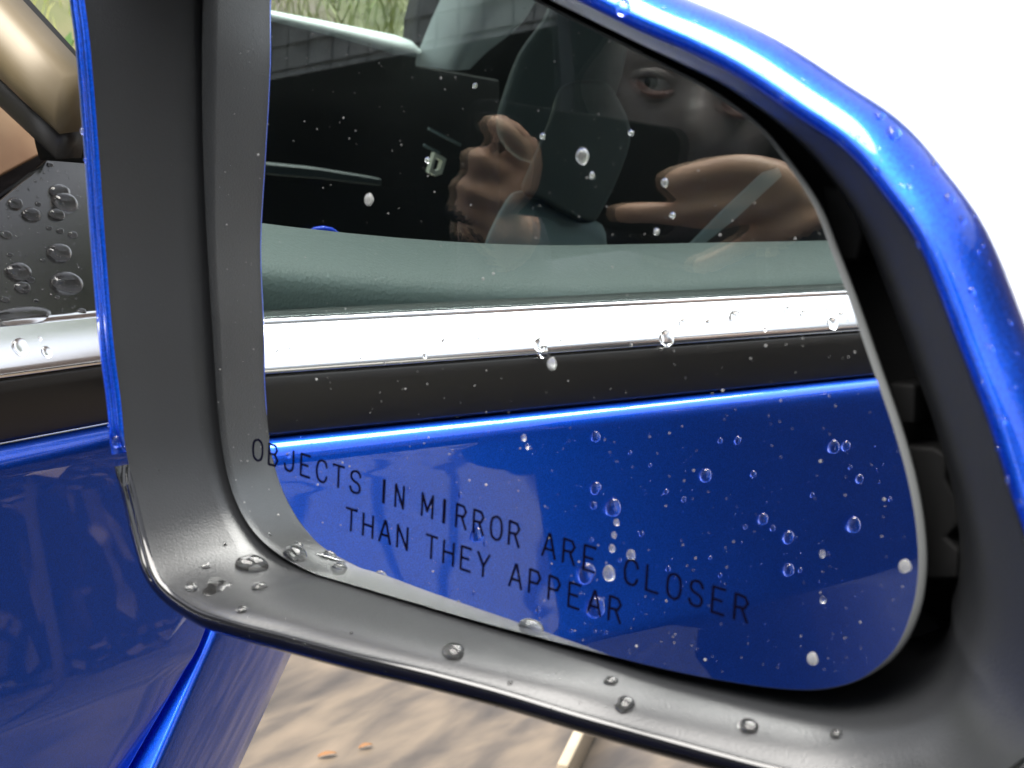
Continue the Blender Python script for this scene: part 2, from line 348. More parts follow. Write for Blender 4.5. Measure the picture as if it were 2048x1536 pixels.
# door skin
dprof = [(-.006, -.0280), (.0002, -.0270), (.0018, -.0272), (.0038, -.0281), (.0056, -.0296), (.0069, -.0316), (.0077, -.0340), (.0082, -.0375), (.0090, -.0480), (.0118, -.0780), (.0156, -.1080), (.0172, -.1200), (.0178, -.1255), (.0176, -.1300),
         (.0166, -.1350), (.0148, -.150), (.0100, -.190), (.0050, -.235), (.001, -.30), (.0, -.40), (.004, -.50), (.0, -.60), (-.03, -.72), (-.06, -.74)]
def yfront(z): return .573 + (z + .124)*.73
nz_ = len(dprof); vs = []
cols = list(np.linspace(-1.25, .25, 34)) + list(np.linspace(.28, .535, 12))
ncol = len(cols) + 5
for (x, z) in dprof:
    yf = yfront(z)
    for c in cols: vs.append((x, c*(1 if c < .25 else 1) if c < .25 else .25 + (c - .25)/(.535 - .25)*(yf - .006 - .25), BELT + z))
    for k in range(5):
        a = (k + 1)/5*math.pi/2; vs.append((x - .005*(1 - math.cos(a)) - (.02 if k == 4 else 0), yf - .006 + .005*math.sin(a), BELT + z))
mesh('door', vs, grid_faces(ncol, nz_), M_PAINT, car)
# fender in front of the shut line, turning away towards the nose
vs = []; nu = 26
for (x, z) in dprof:
    if -.6 < z < -.126: x = .0178 + (-.126 - z)*.03
    yf = yfront(z) + .004
    ye = .692 + (z + .162)*.83
    for k in range(nu):
        t = k/(nu - 1)
        if k == 0: vs.append((x - .03, yf, BELT + z))
        elif k < 5: a = k/4*math.pi/2; vs.append((x - .004*(1 - math.sin(a)), yf + .004*(1 - math.cos(a)), BELT + z))
        else:
            s = (k - 4)/(nu - 5); ang = s*R(88); rad = .10
            yy = yf + .004 + (ye - yf - .055)*min(1, s*3) + rad*math.sin(ang)*s; vs.append((x - rad*(1 - math.cos(ang))*1.0 - (.35*max(0, s - .8)), yy, BELT + z))
mesh('fender', vs, grid_faces(nu, nz_), M_PAINT, car)
extrude('bonnet', [(-.035, -.035), (-.06, -.022), (-.15, -.005), (-.45, .01), (-.95, .01), (-1.25, -.005), (-1.36, -.05)], [.56, .62, .70], M_PAINT, car)
# side window, a real pane 4 mm thick
zt = .42
def wz(z): return -.0125 - (z - .014)*math.tan(TUM)
vs = []
for dx_ in (0, -.004):
    vs += [(wz(-.03) + dx_, -1.2, BELT - .03), (wz(-.03) + dx_, .40, BELT - .03), (wz(.10) + dx_, .33, BELT + .10), (wz(zt) + dx_, -.15, BELT + zt), (wz(zt) + dx_, -1.15, BELT + zt)]
mesh('side_window', vs, [(0, 1, 2, 3, 4), (9, 8, 7, 6, 5)] + [(i, (i+1) % 5, 5 + (i+1) % 5, 5 + i) for i in range(5)], M_PANE, car, False)
# black corner panel below the pillar, wet
PN = np.array([.64, 0, .77]); PN /= np.linalg.norm(PN); PP = np.array([-.0113, 0, BELT + .0136])
pp = [pl(p, PP, PN) for p in ((-160, 480), (0, 398), (104, 309), (150, 285), (440, 240))]
lo = [(-.0113, .70, BELT + .0136), (-.0113, .38, BELT + .0136)]
corner = slab('corner_panel', list(pp) + [np.array(a) for a in lo], -PN*.02, M_PLATE, car, .0012)
# glass reflection painted as a tan panel with brown edge, behind the corner panel
DN = np.array([.80, -.45, .40]); DN /= np.linalg.norm(DN); D0 = pl((40, 398), PP, PN) - np.array([.02, 0, .0])
dk = [pl(p, D0, DN) for p in ((-220, 20), (0, 203), (100, 302), (106, 312), (0, 404), (-220, 520))]
slab('quarter_light_frame', dk, -DN*.012, M_BLACKG, car, .0015)
dt = [pl(p, D0 + DN*.002, DN) for p in ((-220, 6), (0, 200), (98, 299), (0, 352), (-220, 462))]
slab('glass_reflection_panel', dt, -DN*.003, M_TAN, car, .001)
# pillar: a rounded strip, tan reflection painted into its colour, with black seals either side
def strip(name, a0, a1, b0, b1, dist0, dist1, bulge, m, nseg=14):
    """strip between image lines a (upper edge) and b (lower edge), both real 3D edges"""
    A0, A1, B0, B1 = atd(a0, dist0), atd(a1, dist1), atd(b0, dist0), atd(b1, dist1); vs = []
    axis = (A1 - A0); nn = np.cross(axis, B0 - A0); nn /= np.linalg.norm(nn)
    if nn @ (CAM - A0) < 0: nn = -nn
    prof = [(k/nseg, math.sin(math.pi*k/nseg)**.7) for k in range(nseg + 1)]
    for t in np.linspace(0, 1, 12):
        a, b = A0 + (A1 - A0)*t, B0 + (B1 - B0)*t; e = 1 - max(0, (t - .92)/.08)**2*.6
        for u, hgt in prof: vs.append(a + (b - a)*u + nn*bulge*hgt*e)
        vs.append(b - nn*.012); vs.append(a - nn*.012)
    n = nseg + 3; fs = grid_faces(n, 12, True) + [tuple(range(n)), tuple(range(11*n, 12*n))]
    return mesh(name, vs, fs, m, car)
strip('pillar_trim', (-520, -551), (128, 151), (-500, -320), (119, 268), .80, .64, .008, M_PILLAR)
strip('windscreen_seal', (-520, -590), (130, 135), (-520, -555), (130, 149), .815, .655, .003, M_DEEP)
strip('pillar_seal', (-500, -324), (122, 262), (-500, -252), (112, 318), .80, .645, .002, M_RUBBER)
strip('pillar_foot', (60, 190), (210, 255), (80, 320), (210, 330), .675, .66, .002, M_DEEP)
# door inner trim (the grey-green pad seen through the glass)
tp = [(-.0300, -.02), (-.0262, .002), (-.0262, .0085), (-.0268, .0125), (-.0288, .0160), (-.034, .0200), (-.045, .0248), (-.055, .0288), (-.066, .0310), (-.078, .030), (-.090, .022), (-.096, .008), (-.098, -.05), (-.11, -.25)]
def tz(y): return .012*max(0, y - .03)/.13 if y > .03 else .0 
extrude('trim_shade_strip', [(-.0205, -.02), (-.0206, .0090), (-.0212, .0125), (-.0228, .0148), (-.0255, .0160), (-.029, .0158)], list(np.linspace(-1.2, .40, 40)), mat('trim_shade_vinyl', (.020, .024, .022), .55, bump=900, bump_s=1.0), car)  # dark strip painted in for the shade where the trim curves down
trim = extrude('door_trim', tp, list(np.linspace(-1.2, .40, 60)), M_TRIM, car, dz=lambda y: .0125*max(0, min(1.4, (y + .03)/.18))**1.7 - .0005)
# cabin shell
extrude('roof', [(-.12, .44), (-.2, .50), (-.5, .54), (-.9, .54), (-1.25, .48), (-1.33, .42), (-1.25, .46), (-.9, .52), (-.5, .52), (-.2, .48)], list(np.linspace(-2.6, .12, 8)), M_DARKIN, car)
boxm('floor_pan', (-.72, -.9, .25), (1.35, 3.0, .06), M_DARKIN, car)
boxm('dashboard', (-.70, .38, BELT - .26), (1.2, .28, .40), M_DARKIN, car, .03)
boxm('rear_bulkhead', (-.72, -2.5, .75), (1.35, .05, 1.0), M_DARKIN, car)
# far door, its pale sill and pillar
FX = -1.38
sill_top = [mx(p, FX) for p in ((380, -15), (545, 22), (700, 52), (815, 78), (838, 100), (842, 132))]
sill_low = [mx(p, FX) for p in ((1000, 160), (1000, 700), (380, 700))]
slab('far_door_card', sill_top + sill_low, (-.05, 0, 0), M_DARKIN, car, .004)
vs = []; nseg = 8
edge = [((380, -15), (380, 8)), ((545, 22), (545, 43)), ((640, 40), (640, 66)), ((720, 56), (720, 88)), ((790, 70), (790, 108)), ((818, 80), (818, 112)), ((833, 100), (830, 114))]
for a, b in edge:
    A, B = mx(a, FX + .012), mx(b, FX + .05)
    for k in range(nseg + 1):
        t = k/nseg; vs.append(A + (B - A)*t + np.array([.012*math.sin(math.pi*t), 0, .004*math.sin(math.pi*t)]))
mesh('far_window_sill', vs, grid_faces(nseg + 1, len(edge)), M_LIGHTTRIM, car)
pil_l = [(905, -60), (880, 0), (862, 40), (846, 80), (832, 118), (832, 132)]
pil_r = [(1130, -60), (1085, 0), (1060, 40), (1030, 70), (985, 105), (950, 140)]
vs = []
for a, b in zip(catmull(pil_l, 4, False), catmull(pil_r, 4, False)):
    A, B = mx(a, FX + .03), mx(b, FX + .02)
    for k in range(13):
        t = k/12; vs.append(A + (B - A)*t + np.array([.05*math.sin(math.pi*min(1, t*1.6))**.8 if t < .3125 else .05 - .09*(t - .3125), 0, 0]))
mesh('far_pillar', vs, grid_faces(13, 21), M_LIGHTTRIM, car)
fr = [mx(p, FX - .02) for p in ((905, -200), (842, 40), (836, 140), (836, 700))]
yr = -2.6; slab('far_rear_door', fr + [np.array((FX - .02, yr, .3)), np.array((FX - .02, yr, 1.5))], (-.04, 0, 0), M_DARKIN, car)
slab('far_door_ledge', [mx(p, -1.2) for p in ((480, 322), (640, 338), (765, 358), (765, 372), (640, 358), (480, 345))], (-.03, 0, 0), mat('dim_ledge_vinyl', (.05, .065, .065), .6), car, .003)
# seats
def blob(name, pts, xd, thick, mm, par, bev):
    P = [mx(p, xd) for p in catmull(pts, 3)]; v = mir(pts[0])[1]
    return slab(name, P, v*thick, mm, par, bev)
seat = blob('seat', [(1035, 380), (1090, 400), (1150, 432), (1205, 450), (1215, 520), (1205, 640), (1060, 640), (950, 600), (965, 500), (1000, 420)], -.62, .12, M_SEAT, car, .022)
blob('headrest', [(1042, 384), (1060, 330), (1100, 235), (1115, 185), (1140, 164), (1195, 160), (1226, 178), (1262, 258), (1245, 335), (1205, 420), (1180, 446), (1130, 428), (1085, 402)], -.60, .09, M_HEAD, seat, .018)
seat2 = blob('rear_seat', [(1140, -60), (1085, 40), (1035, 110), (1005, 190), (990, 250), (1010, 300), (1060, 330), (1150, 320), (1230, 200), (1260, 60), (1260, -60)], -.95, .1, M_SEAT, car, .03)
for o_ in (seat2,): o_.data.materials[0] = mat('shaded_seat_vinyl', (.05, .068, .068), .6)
slab('seat_belt', [mx(p, -.50) for p in ((1372, 500), (1395, 500), (1470, 440), (1565, 352), (1558, 336), (1530, 345), (1450, 420))], (-.004, 0, 0), M_SEAT, car, .001)
buckle = [(870, 305), (884, 312), (893, 318), (884, 348), (872, 352), (858, 345), (866, 318)]
P = [mx(p, -.9) for p in buckle]; ce = sum(P)/len(P); Pi = [ce + (p - ce)*.55 for p in P]; n = len(P)
vs = P + Pi + [p + np.array([-.006, 0, 0]) for p in P] + [p + np.array([-.006, 0, 0]) for p in Pi]
fs = []
for i in range(n):
    j = (i + 1) % n; fs += [(i, j, n + j, n + i), (2*n + i, 3*n + i, 3*n + j, 2*n + j), (i, 2*n + i, 2*n + j, j), (n + i, n + j, 3*n + j, 3*n + i)]
mesh('belt_buckle', vs, fs, mat('cream_plastic', (.62, .62, .50), .5), car, False)
for a, b in (((857, 257), (921, 290)), ((848, 290), (878, 306))):
    tube('trim_line', [mx(a, -.95), mx(b, -.95)], .0018, M_SEAT, car, 6)
tube('blue_tab', [mx(p, -.105) for p in ((617, 466), (630, 459), (645, 457), (662, 460), (680, 470))], [.0010, .0013, .0014, .0013, .0008], mat('blue_plastic', (.01, .05, .6), .3), car, 8)

# ================================================================== SIDE MIRROR (part of the car)
ST = [  # glass edge px, border px (bezel meets lip), height of the border over the glass plane in mm, depth of the bowl in mm
 ((408, -60), (166, -90), 27.5, -3), ((403, 100), (183, 100), 26.3, -3), ((405, 300), (199, 300), 24.6, -3), ((414, 500), (213, 500), 23, -3), ((425, 680), (228, 680), 22.5, -3),
 ((433, 800), (243, 800), 21.6, -3), ((445, 905), (254, 905), 21.5, -3), ((466, 990), (275, 990), 21, -3), ((500, 1055), (297, 1080), 22, -3), ((550, 1105), (324, 1157), 24, -3),
 ((620, 1145), (384, 1209), 25, -3), ((700, 1170), (454, 1237), 24.5, -4), ((820, 1205), (558, 1265), 22.5, -5), ((940, 1240), (700, 1303), 20.5, -6), ((1060, 1272), (850, 1338), 18, -8),
 ((1200, 1308), (1010, 1380), 15.5, -10), ((1330, 1340), (1180, 1431), 13, -12), ((1440, 1362), (1346, 1477), 12, -13), ((1550, 1378), (1543, 1529), 11, -14), ((1640, 1380), (1720, 1566), 10, -15),
 ((1720, 1360), (1880, 1572), 10, -16), ((1790, 1310), (1995, 1548), 10, -17), ((1832, 1235), (2070, 1490), 10, -17), ((1848, 1150), (2100, 1400), 10, -17), ((1845, 1060), (2098, 1270), 10, -17),
 ((1828, 960), (2064, 1120), 9.5, -17), ((1797, 850), (2020, 985), 9, -17), ((1752, 720), (1972, 833), 9, -17), ((1712, 605), (1913, 682), 9, -17), ((1672, 500), (1841, 500), 9.5, -17),
 ((1634, 407), (1765, 388), 10, -16), ((1572, 316), (1690, 302), 10.5, -15), ((1514, 248), (1590, 232), 11, -14), ((1420, 178), (1478, 157), 12, -13), ((1340, 135), (1380, 106), 13, -12),
 ((1230, 78), (1263, 55), 14, -12), ((1100, 13), (1130, -12), 15.5, -12), ((950, -65), (970, -92), 18, -12), ((750, -140), (760, -165), 20, -10), ((580, -178), (560, -215), 22.5, -8),
 ((470, -170), (360, -225), 24.5, -5), ((418, -125), (215, -180), 25.5, -4)]
NS = 8
g3 = catmull([gl(s[0]) for s in ST], NS); b3 = catmull([gl(s[1], s[2]*.001) for s in ST], NS)
dep = catmull([[s[3]*.001] for s in ST], NS)[:, 0]; offb = np.array([(p - MP) @ MN for p in b3])
NL = len(g3)
def nrm(a): return a/np.linalg.norm(a, axis=1, keepdims=True)
tan = nrm(np.roll(b3, -3, 0) - np.roll(b3, 3, 0)); out = nrm(np.cross(tan, MN[None]))
cen = g3.mean(0)
if (out*(b3 - cen)).sum() < 0: out = -out
gt = nrm(np.roll(g3, -3, 0) - np.roll(g3, 3, 0)); gout = nrm(np.cross(gt, MN[None]))
if (gout*(g3 - cen)).sum() < 0: gout = -gout
def wts(k0, k1, soft=2.0):
    k = np.arange(NL)/NS; return np.clip((k - (k0 - soft))/soft, 0, 1)*np.clip(((k1 + soft) - k)/soft, 0, 1)
wl = wts(0, 8.5); wl = np.maximum(wl, np.clip((np.arange(NL)/NS - 39)/2, 0, 1)); wb = wts(11, 20); wr = np.clip(1 - wl - wb, 0, 1); tot = wl + wb + wr; wl, wb, wr = wl/tot, wb/tot, wr/tot
PR = np.array([(0, 0), (.6, .9), (1.8, 1.3), (3.2, .8), (5, -1.2), (6.6, -4.5), (7.2, -9), (5.6, -16), (1, -28), (-9, -48), (-26, -66), (-46, -74)], float)
PLF = np.array([(0, 0), (.5, 1.0), (1.3, 1.2), (1.9, .75), (2.6, 1.3), (4.0, 1.1), (5.3, -.5), (6.0, -4), (5.0, -12), (-2, -30), (-16, -55), (-36, -72)], float)
PB = np.array([(0, 0), (.8, .8), (2, .8), (3.2, .1), (4.3, -1.3), (5.0, -3), (5.0, -6), (3.5, -14), (-3, -30), (-14, -50), (-30, -66), (-46, -74)], float)
rows = []
for q in range(len(PR)):
    on = (wl[:, None]*PLF[q] + wb[:, None]*PB[q] + wr[:, None]*PR[q])*.001
    rows.append(b3 + out*on[:, :1] + MN[None]*on[:, 1:])
# smooth the profile direction
rows = np.array(rows); fine = np.array([catmull(rows[:, i], 3, False) for i in range(NL)])      # NL x m x 3
m_ = fine.shape[1]
def arc(name, i0, i1, mt, parent, ends=True):
    idx = [i % NL for i in range(i0, i1 + 1)]; ring = fine[idx].copy(); L = len(idx)
    if ends:                                   # round the two ends over
        for e, sgn in ((0, 1), (L - 1, -1)):
            for s in range(5):
                w = (1 - math.sin((s + .3)/5*math.pi/2))*.0016; j = e + sgn*s
                ring[j, :14] -= MN*w
    vs = ring.reshape(-1, 3); fs = grid_faces(m_, L); return vs, fs
iT0 = int(6.15*NS); iT1 = int(24.6*NS)
vs, fs = arc('c', iT1 + 1, iT0 - 1 + NL, None, None)
smir = mesh('side_mirror', vs, fs, M_PAINT, car); smir['label'] = 'blue painted mirror cap beaded with rain'
vs, fs = arc('c', iT0 + 1, iT1, None, None)
mesh('lower_rim', vs, fs, M_BLACKG, smir)
# closing the back
back = rows[-1]; c_ = back.mean(0) - MN*.006
mesh('back_cover', list(back) + [c_], [(i, (i+1) % NL, NL) for i in range(NL)], M_PAINT, smir)
# bezel bowl
ts = [0, .03, .08, .2, .35, .5, .6, .68, .70, .72, .74, .76, .78, .8, .82, .84, .88, .91, .94, .97, 1.0, 1.04, 1.10]
vs = []
for t in ts:
    gg = (wl*np.interp(t, [0, .70, .74, .80, 1.2], [0, .56, .63, 1, 1]) + wb*(.24*t + .76*max(0, t)**3.2) + wr*(.5*t + .5*max(0, t)**4))
    lat = b3 + (g3 - b3)*t
    lat = lat - MN[None]*(((lat - MP) @ MN)[:, None])
    off = offb + ((dep - .007*wl)*(1 + .75*wb - .15*wr) - offb)*gg
    if t == 0: off = off + .0002
    vs.append(lat + MN[None]*off[:, None])
vs = np.array(vs)
bez = mesh('bezel', vs.reshape(-1, 3), grid_faces(NL, len(ts), True), M_BEZEL, smir)
fl = vs[-1]; c_ = fl.mean(0)
mesh('bezel_floor', list(fl) + [c_], [(i, (i+1) % NL, NL) for i in range(NL)], M_DEEP, smir)
# glass plate with a ground edge
wid = (.0002 + .0009*wr*np.clip((g3[:, 0] - .31)/.03, .25, 1))[:, None]
top = g3 - gout*wid; botm = g3 - MN[None]*.0014
mesh('mirror_glass', list(top) + [cen], [(i, (i+1) % NL, NL) for i in range(NL)], M_MIRROR, smir, False)
mesh('glass_edge', np.concatenate([top, g3 - MN[None]*.0004, botm, botm - gout*.004]), grid_faces(NL, 4, True), M_EDGE, smir)
mesh('backing_plate', list(botm - gout*.0042 - MN[None]*.0003) + list(botm - gout*.012 - MN[None]*.006), grid_faces(NL, 2, True), M_DEEP, smir)
# actuator brackets visible in the gap on the right
def bracket(pts, off, th):
    slab('bracket', [gl(p, off) for p in pts], -MN*th, M_DEEP, smir, .0008)
bracket([(1640, 372), (1716, 380), (1724, 470), (1712, 522), (1672, 520)], -.011, .010)
bracket([(1775, 765), (1830, 768), (1828, 850), (1790, 850)], -.011, .010)
bracket([(1790, 890), (1868, 895), (1896, 912), (1890, 960), (1920, 1010), (1924, 1045), (1890, 1075), (1918, 1100), (1914, 1158), (1850, 1160)], -.011, .010)
# arm to the door
arm = [np.array((.20, .345, BELT + .02)), np.array((.15, .42, BELT + .005)), np.array((.09, .50, BELT - .005)), np.array((.03, .565, BELT - .008)), np.array((-.02, .60, BELT - .008))]
tube('mirror_arm', catmull(arm, 4, False), .018, M_BLACKG, smir)
# lettering on the glass
GLY = {'O': [[(.5,1),(.2,.9),(.08,.65),(.08,.35),(.2,.1),(.5,0)], [(.54,1),(.8,.9),(.92,.65),(.92,.35),(.8,.1),(.54,0)]],
 'B': [[(.1,0),(.1,1)], [(.16,1),(.65,.98),(.82,.78),(.65,.55),(.16,.53)], [(.65,.52),(.88,.3),(.7,.03),(.16,0)]],
 'J': [[(.85,1),(.85,.28),(.7,.05),(.45,0),(.2,.08),(.1,.3)]], 'E': [[(.88,1),(.12,1),(.12,0),(.88,0)], [(.18,.52),(.72,.52)]],
 'C': [[(.92,.72),(.78,.94),(.5,1),(.2,.88),(.08,.6),(.08,.38),(.2,.1),(.5,0),(.78,.06),(.92,.28)]], 'T': [[(.05,1),(.95,1)], [(.5,.94),(.5,0)]],
 'S': [[(.9,.78),(.75,.96),(.45,1),(.18,.88),(.16,.68),(.35,.54),(.7,.46),(.88,.3),(.8,.08),(.5,0),(.22,.05),(.08,.24)]], 'I': [[(.5,0),(.5,1)]],
 'N': [[(.1,0),(.1,1),(.9,0),(.9,1)]], 'M': [[(.06,0),(.06,1),(.5,.25),(.94,1),(.94,0)]], 'R': [[(.1,0),(.1,1)], [(.16,1),(.68,.97),(.86,.76),(.68,.53),(.16,.5)], [(.55,.48),(.9,0)]],
 'A': [[(.05,0),(.47,1)], [(.53,1),(.95,0)], [(.22,.33),(.78,.33)]], 'L': [[(.12,1),(.12,0),(.88,0)]], 'H': [[(.1,0),(.1,1)], [(.9,0),(.9,1)], [(.15,.52),(.85,.52)]],
 'Y': [[(.05,1),(.5,.45),(.95,1)], [(.5,.4),(.5,0)]], 'P': [[(.1,0),(.1,1)], [(.16,1),(.68,.97),(.86,.74),(.68,.48),(.16,.46)]]}
up_v = gl((769, 968)) - gl((767, 1012)); up_v /= np.linalg.norm(up_v)
CAP = .00475
def word(txt, x0, x1, bl):
    """letters between two image columns of a baseline, laid on the glass; bold I as in the photo"""
    P0 = gl((x0, bl(x0))); P1 = gl((x1, bl(x1))); n = len(txt); gap = .42 if n > 2 else .6
    ww = 1/(n + gap*(n - 1)); vs, fs = [], []
    for i, ch in enumerate(txt):
        a = i*(1 + gap)*ww
        for st in GLY[ch]:
            th = .00025*(1.5 if ch == 'I' else 1)
            pts = np.array([P0 + (P1 - P0)*(a + ww*sx) + up_v*CAP*sy for sx, sy in st])
            if len(pts) > 3: pts = catmull(pts, 3, False) if ch in 'OCSJ' else pts
            for j in range(len(pts) - 1):
                d = pts[j+1] - pts[j]; L = np.linalg.norm(d); d /= L; s = np.cross(d, MN)*th; e = d*th*.55
                k = len(vs); base = MN*.00004
                q = [pts[j] - s - e, pts[j] + s - e, pts[j+1] + s + e, pts[j+1] - s + e]
                vs += [v + base for v in q] + [v + base*2 + MN*.000002*((len(vs) // 8) % 7) for v in q]
                fs += [(k+4, k+5, k+6, k+7), (k, k+1, k+5, k+4), (k+1, k+2, k+6, k+5), (k+2, k+3, k+7, k+6), (k+3, k, k+4, k+7)]
    mesh('lettering', vs, fs, M_TEXT, smir, False)
b1 = lambda x: 921 + (x - 515)*.3325
b2 = lambda x: 1061 + (x - 700)*.345
for t, a, b in (('OBJECTS', 504, 722), ('IN', 757, 808), ('MIRROR', 842, 1040), ('ARE', 1083, 1192), ('CLOSER', 1246, 1497)): word(t, a, b, b1)
for t, a, b in (('THAN', 690, 816), ('THEY', 850, 978), ('APPEAR', 1017, 1243)): word(t, a, b, b2)

# ================================================================== LOOSE THINGS ON THE GROUND
M_WOODB = mat('pale_board', (.3, .25, .18), .7, var=(12, [(.3, (.22, .18, .125)), (.7, (.30, .25, .18))]))
q = pl((1166, 1500), np.array([0, 0, 0.]), np.array([0, 0, 1.]))
bd = boxm('board', (q[0], q[1] + .02, .05), (.018, .6, .07), M_WOODB, None, .004, R(14)); tag(bd, 'pale timber edging board lying on the soil under the mirror', 'board')
M_DEAD = mat('orange_dead_leaf', (.15, .065, .018), .6)
def leaf(px, ln, wd, rz, m, lb):
    q = pl(px, np.array([0, 0, .012]), np.array([0, 0, 1.])); vs = []; n = 7
    for k in range(n):
        t = k/(n - 1); w = wd*math.sin(math.pi*(.06 + .88*t))**.8; y = (t - .5)*ln; z = .003*math.sin(t*3)
        for s in (-1, 0, 1):
            x = s*w; vs.append((q[0] + x*math.cos(rz) - y*math.sin(rz), q[1] + x*math.sin(rz) + y*math.cos(rz), (.007 + z + abs(s)*.002)))
    tag(mesh('fallen_leaf', vs, grid_faces(3, n), m), lb, 'leaf', 'fallen leaves on the soil')
leaf((655, 1505), .035, .006, R(-25), M_DEAD, 'orange fallen leaf on the soil, nearer the blue fender')
leaf((732, 1488), .028, .005, R(-20), M_DEAD, 'orange fallen leaf to the right of the other orange one')
# plywood sheet leaning by the house, mirrored in the blue door
def paintray(p, dist):
    P, d = mir(p); nn = np.array([1, 0, .125]); nn /= np.linalg.norm(nn); Q = P + d*((.012 - P[0])/d[0]); r = d - 2*(d @ nn)*nn; return Q + r*dist
M_PLY = mat('plywood', (.5, .42, .33), .6)
t = M_PLY.node_tree; wv = t.nodes.new('ShaderNodeTexWave'); wv.inputs['Scale'].default_value = 5.5; wv.inputs['Distortion'].default_value = 9; wv.inputs['Detail'].default_value = 2; wv.inputs['Detail Scale'].default_value = .7
cr = t.nodes.new('ShaderNodeValToRGB'); cr.color_ramp.elements[0].position = .02; cr.color_ramp.elements[0].color = (.22, .17, .13, 1); cr.color_ramp.elements[1].color = (.85, .80, .70, 1); cr.color_ramp.elements[1].position = .16
tc = [n for n in t.nodes if n.type == 'TEX_COORD'][0]; mp = t.nodes.new('ShaderNodeMapping'); mp.inputs['Scale'].default_value = (1, 1, 2.4)
t.links.new(tc.outputs['Object'], mp.inputs[0]); t.links.new(mp.outputs[0], wv.inputs['Vector']); t.links.new(wv.outputs['Fac'], cr.inputs[0]); t.links.new(cr.outputs[0], t.nodes['Principled BSDF'].inputs['Base Color'])
a = paintray((1118, 1060), 1.9); b = paintray((520, 1060), 1.9); dirn = (b - a)*np.array([1, 1, 0]); dirn /= np.linalg.norm(dirn)
A_ = np.array([a[0], a[1], 0]); B_ = A_ + dirn*1.22; nn = np.array([dirn[1], -dirn[0], 0])
if nn @ (CAM - A_) > 0: nn = -nn
ply = slab('plywood_sheet', [A_, B_, B_ + np.array([0, 0, .985]) + nn*.07, A_ + np.array([0, 0, .985]) + nn*.07], nn*.018, M_PLY, None, .002); tag(ply, 'plywood sheet with swirling grain, mirrored in the blue door', 'board')

def paintdirect(p, dist):
    d = ray(*p); Q = CAM + d*((.008 - CAM[0])/d[0]); nn = np.array([1, 0, .125]); nn /= np.linalg.norm(nn); r = d - 2*(d @ nn)*nn; return Q + r*dist
pc = [paintdirect(p, 1.5) for p in ((70, 900), (150, 962), (128, 1030), (56, 985))]
sg = empty('reflection_board', (0, 0, 0)); tag(sg, 'small blank tan wooden board on a stake, added to give the dark door a tan reflection', 'reflection_prop')  # board added out of view only to mirror tan in the door
nb = np.cross(pc[1] - pc[0], pc[3] - pc[0]); nb /= np.linalg.norm(nb)
if nb @ (CAM - pc[0]) < 0: nb = -nb
M_SAWN = mat('pale_sawn_wood', (.7, .56, .42), .6, var=(8, [(.3, (.62, .44, .30)), (.7, (.82, .66, .48))]))
slab('board', pc, -nb*.015, M_SAWN, sg, .001)
c_ = (pc[2] + pc[3])/2 - nb*.03; tube('added_stake', [(c_[0], c_[1], -.05), (c_[0], c_[1], c_[2] + .05)], .008, M_BARK, sg, 8)
# ================================================================== PERSON taking the photograph
exec_person = True
def skin(pts_r, edges, root=0, sub=2):
    """vertices (point, radius), edges; returns the grown mesh data"""
    me = bpy.data.meshes.new('tmp'); me.from_pydata([tuple(map(float, p)) for p, r in pts_r], edges, [])
    o = bpy.data.objects.new('tmp', me); COL.objects.link(o)
    sm = o.modifiers.new('s', 'SKIN'); sm.use_smooth_shade = True
    for i, (p, r) in enumerate(pts_r):
        sv = me.skin_vertices[0].data[i]; r = r if isinstance(r, tuple) else (r, r); sv.radius = r; sv.use_root = (i == root)
    s2 = o.modifiers.new('u', 'SUBSURF'); s2.levels = sub; s2.render_levels = sub
    dg = bpy.context.evaluated_depsgraph_get(); ev = o.evaluated_get(dg); m2 = bpy.data.meshes.new_from_object(ev)
    bpy.data.objects.remove(o); bpy.data.meshes.remove(me); return m2
def fuse(meshes, vox):
    bm = bmesh.new()
    for m_ in meshes: bm.from_mesh(m_)
    me = bpy.data.meshes.new('tmp'); bm.to_mesh(me); bm.free()
    o = bpy.data.objects.new('tmp', me); COL.objects.link(o)
    rm = o.modifiers.new('r', 'REMESH'); rm.mode = 'VOXEL'; rm.voxel_size = vox; rm.use_smooth_shade = True
    sm = o.modifiers.new('s', 'SMOOTH'); sm.iterations = 2; sm.factor = .5
    dg = bpy.context.evaluated_depsgraph_get(); m2 = bpy.data.meshes.new_from_object(o.evaluated_get(dg))
    bpy.data.objects.remove(o); bpy.data.meshes.remove(me); return m2
LH = 1.05
def wl_(p, L=LH): return win(p, L)
view_in = wl_((1200, 320), 1.15) - wl_((1200, 320), 1.05); view_in /= np.linalg.norm(view_in)      # from the car window towards the person
pr = wl_((1300, 320)) - wl_((1100, 320)); pr /= np.linalg.norm(pr)                                   # image right, as the person is seen
pu = np.array([0, 0, 1.0])
def fing(pl_, rs):
    pts = [(wl_(p, L), r) for p, L, r in pl_]; return pts
def hand(fingers, palm, wrist, arm_pts):
    """palm: list of (point, radius); fingers: lists of (point, radius) rooted at the palm index given first"""
    P = list(palm); Eg = [(i, i + 1) for i in range(len(palm) - 1)]
    for root, ch in fingers:
        prev = root
        for v in ch: P.append(v); Eg.append((prev, len(P) - 1)); prev = len(P) - 1
    prev = wrist
    for v in arm_pts: P.append(v); Eg.append((prev, len(P) - 1)); prev = len(P) - 1
    return P, Eg
px_ = lambda x, y, L=LH: wl_((x, y), L)
eye_c = px_(1312, 168, 1.30)
head_c = eye_c + view_in*.085 + pr*.032*math.cos(R(14)) - pu*.032*math.sin(R(14)) - pu*.002
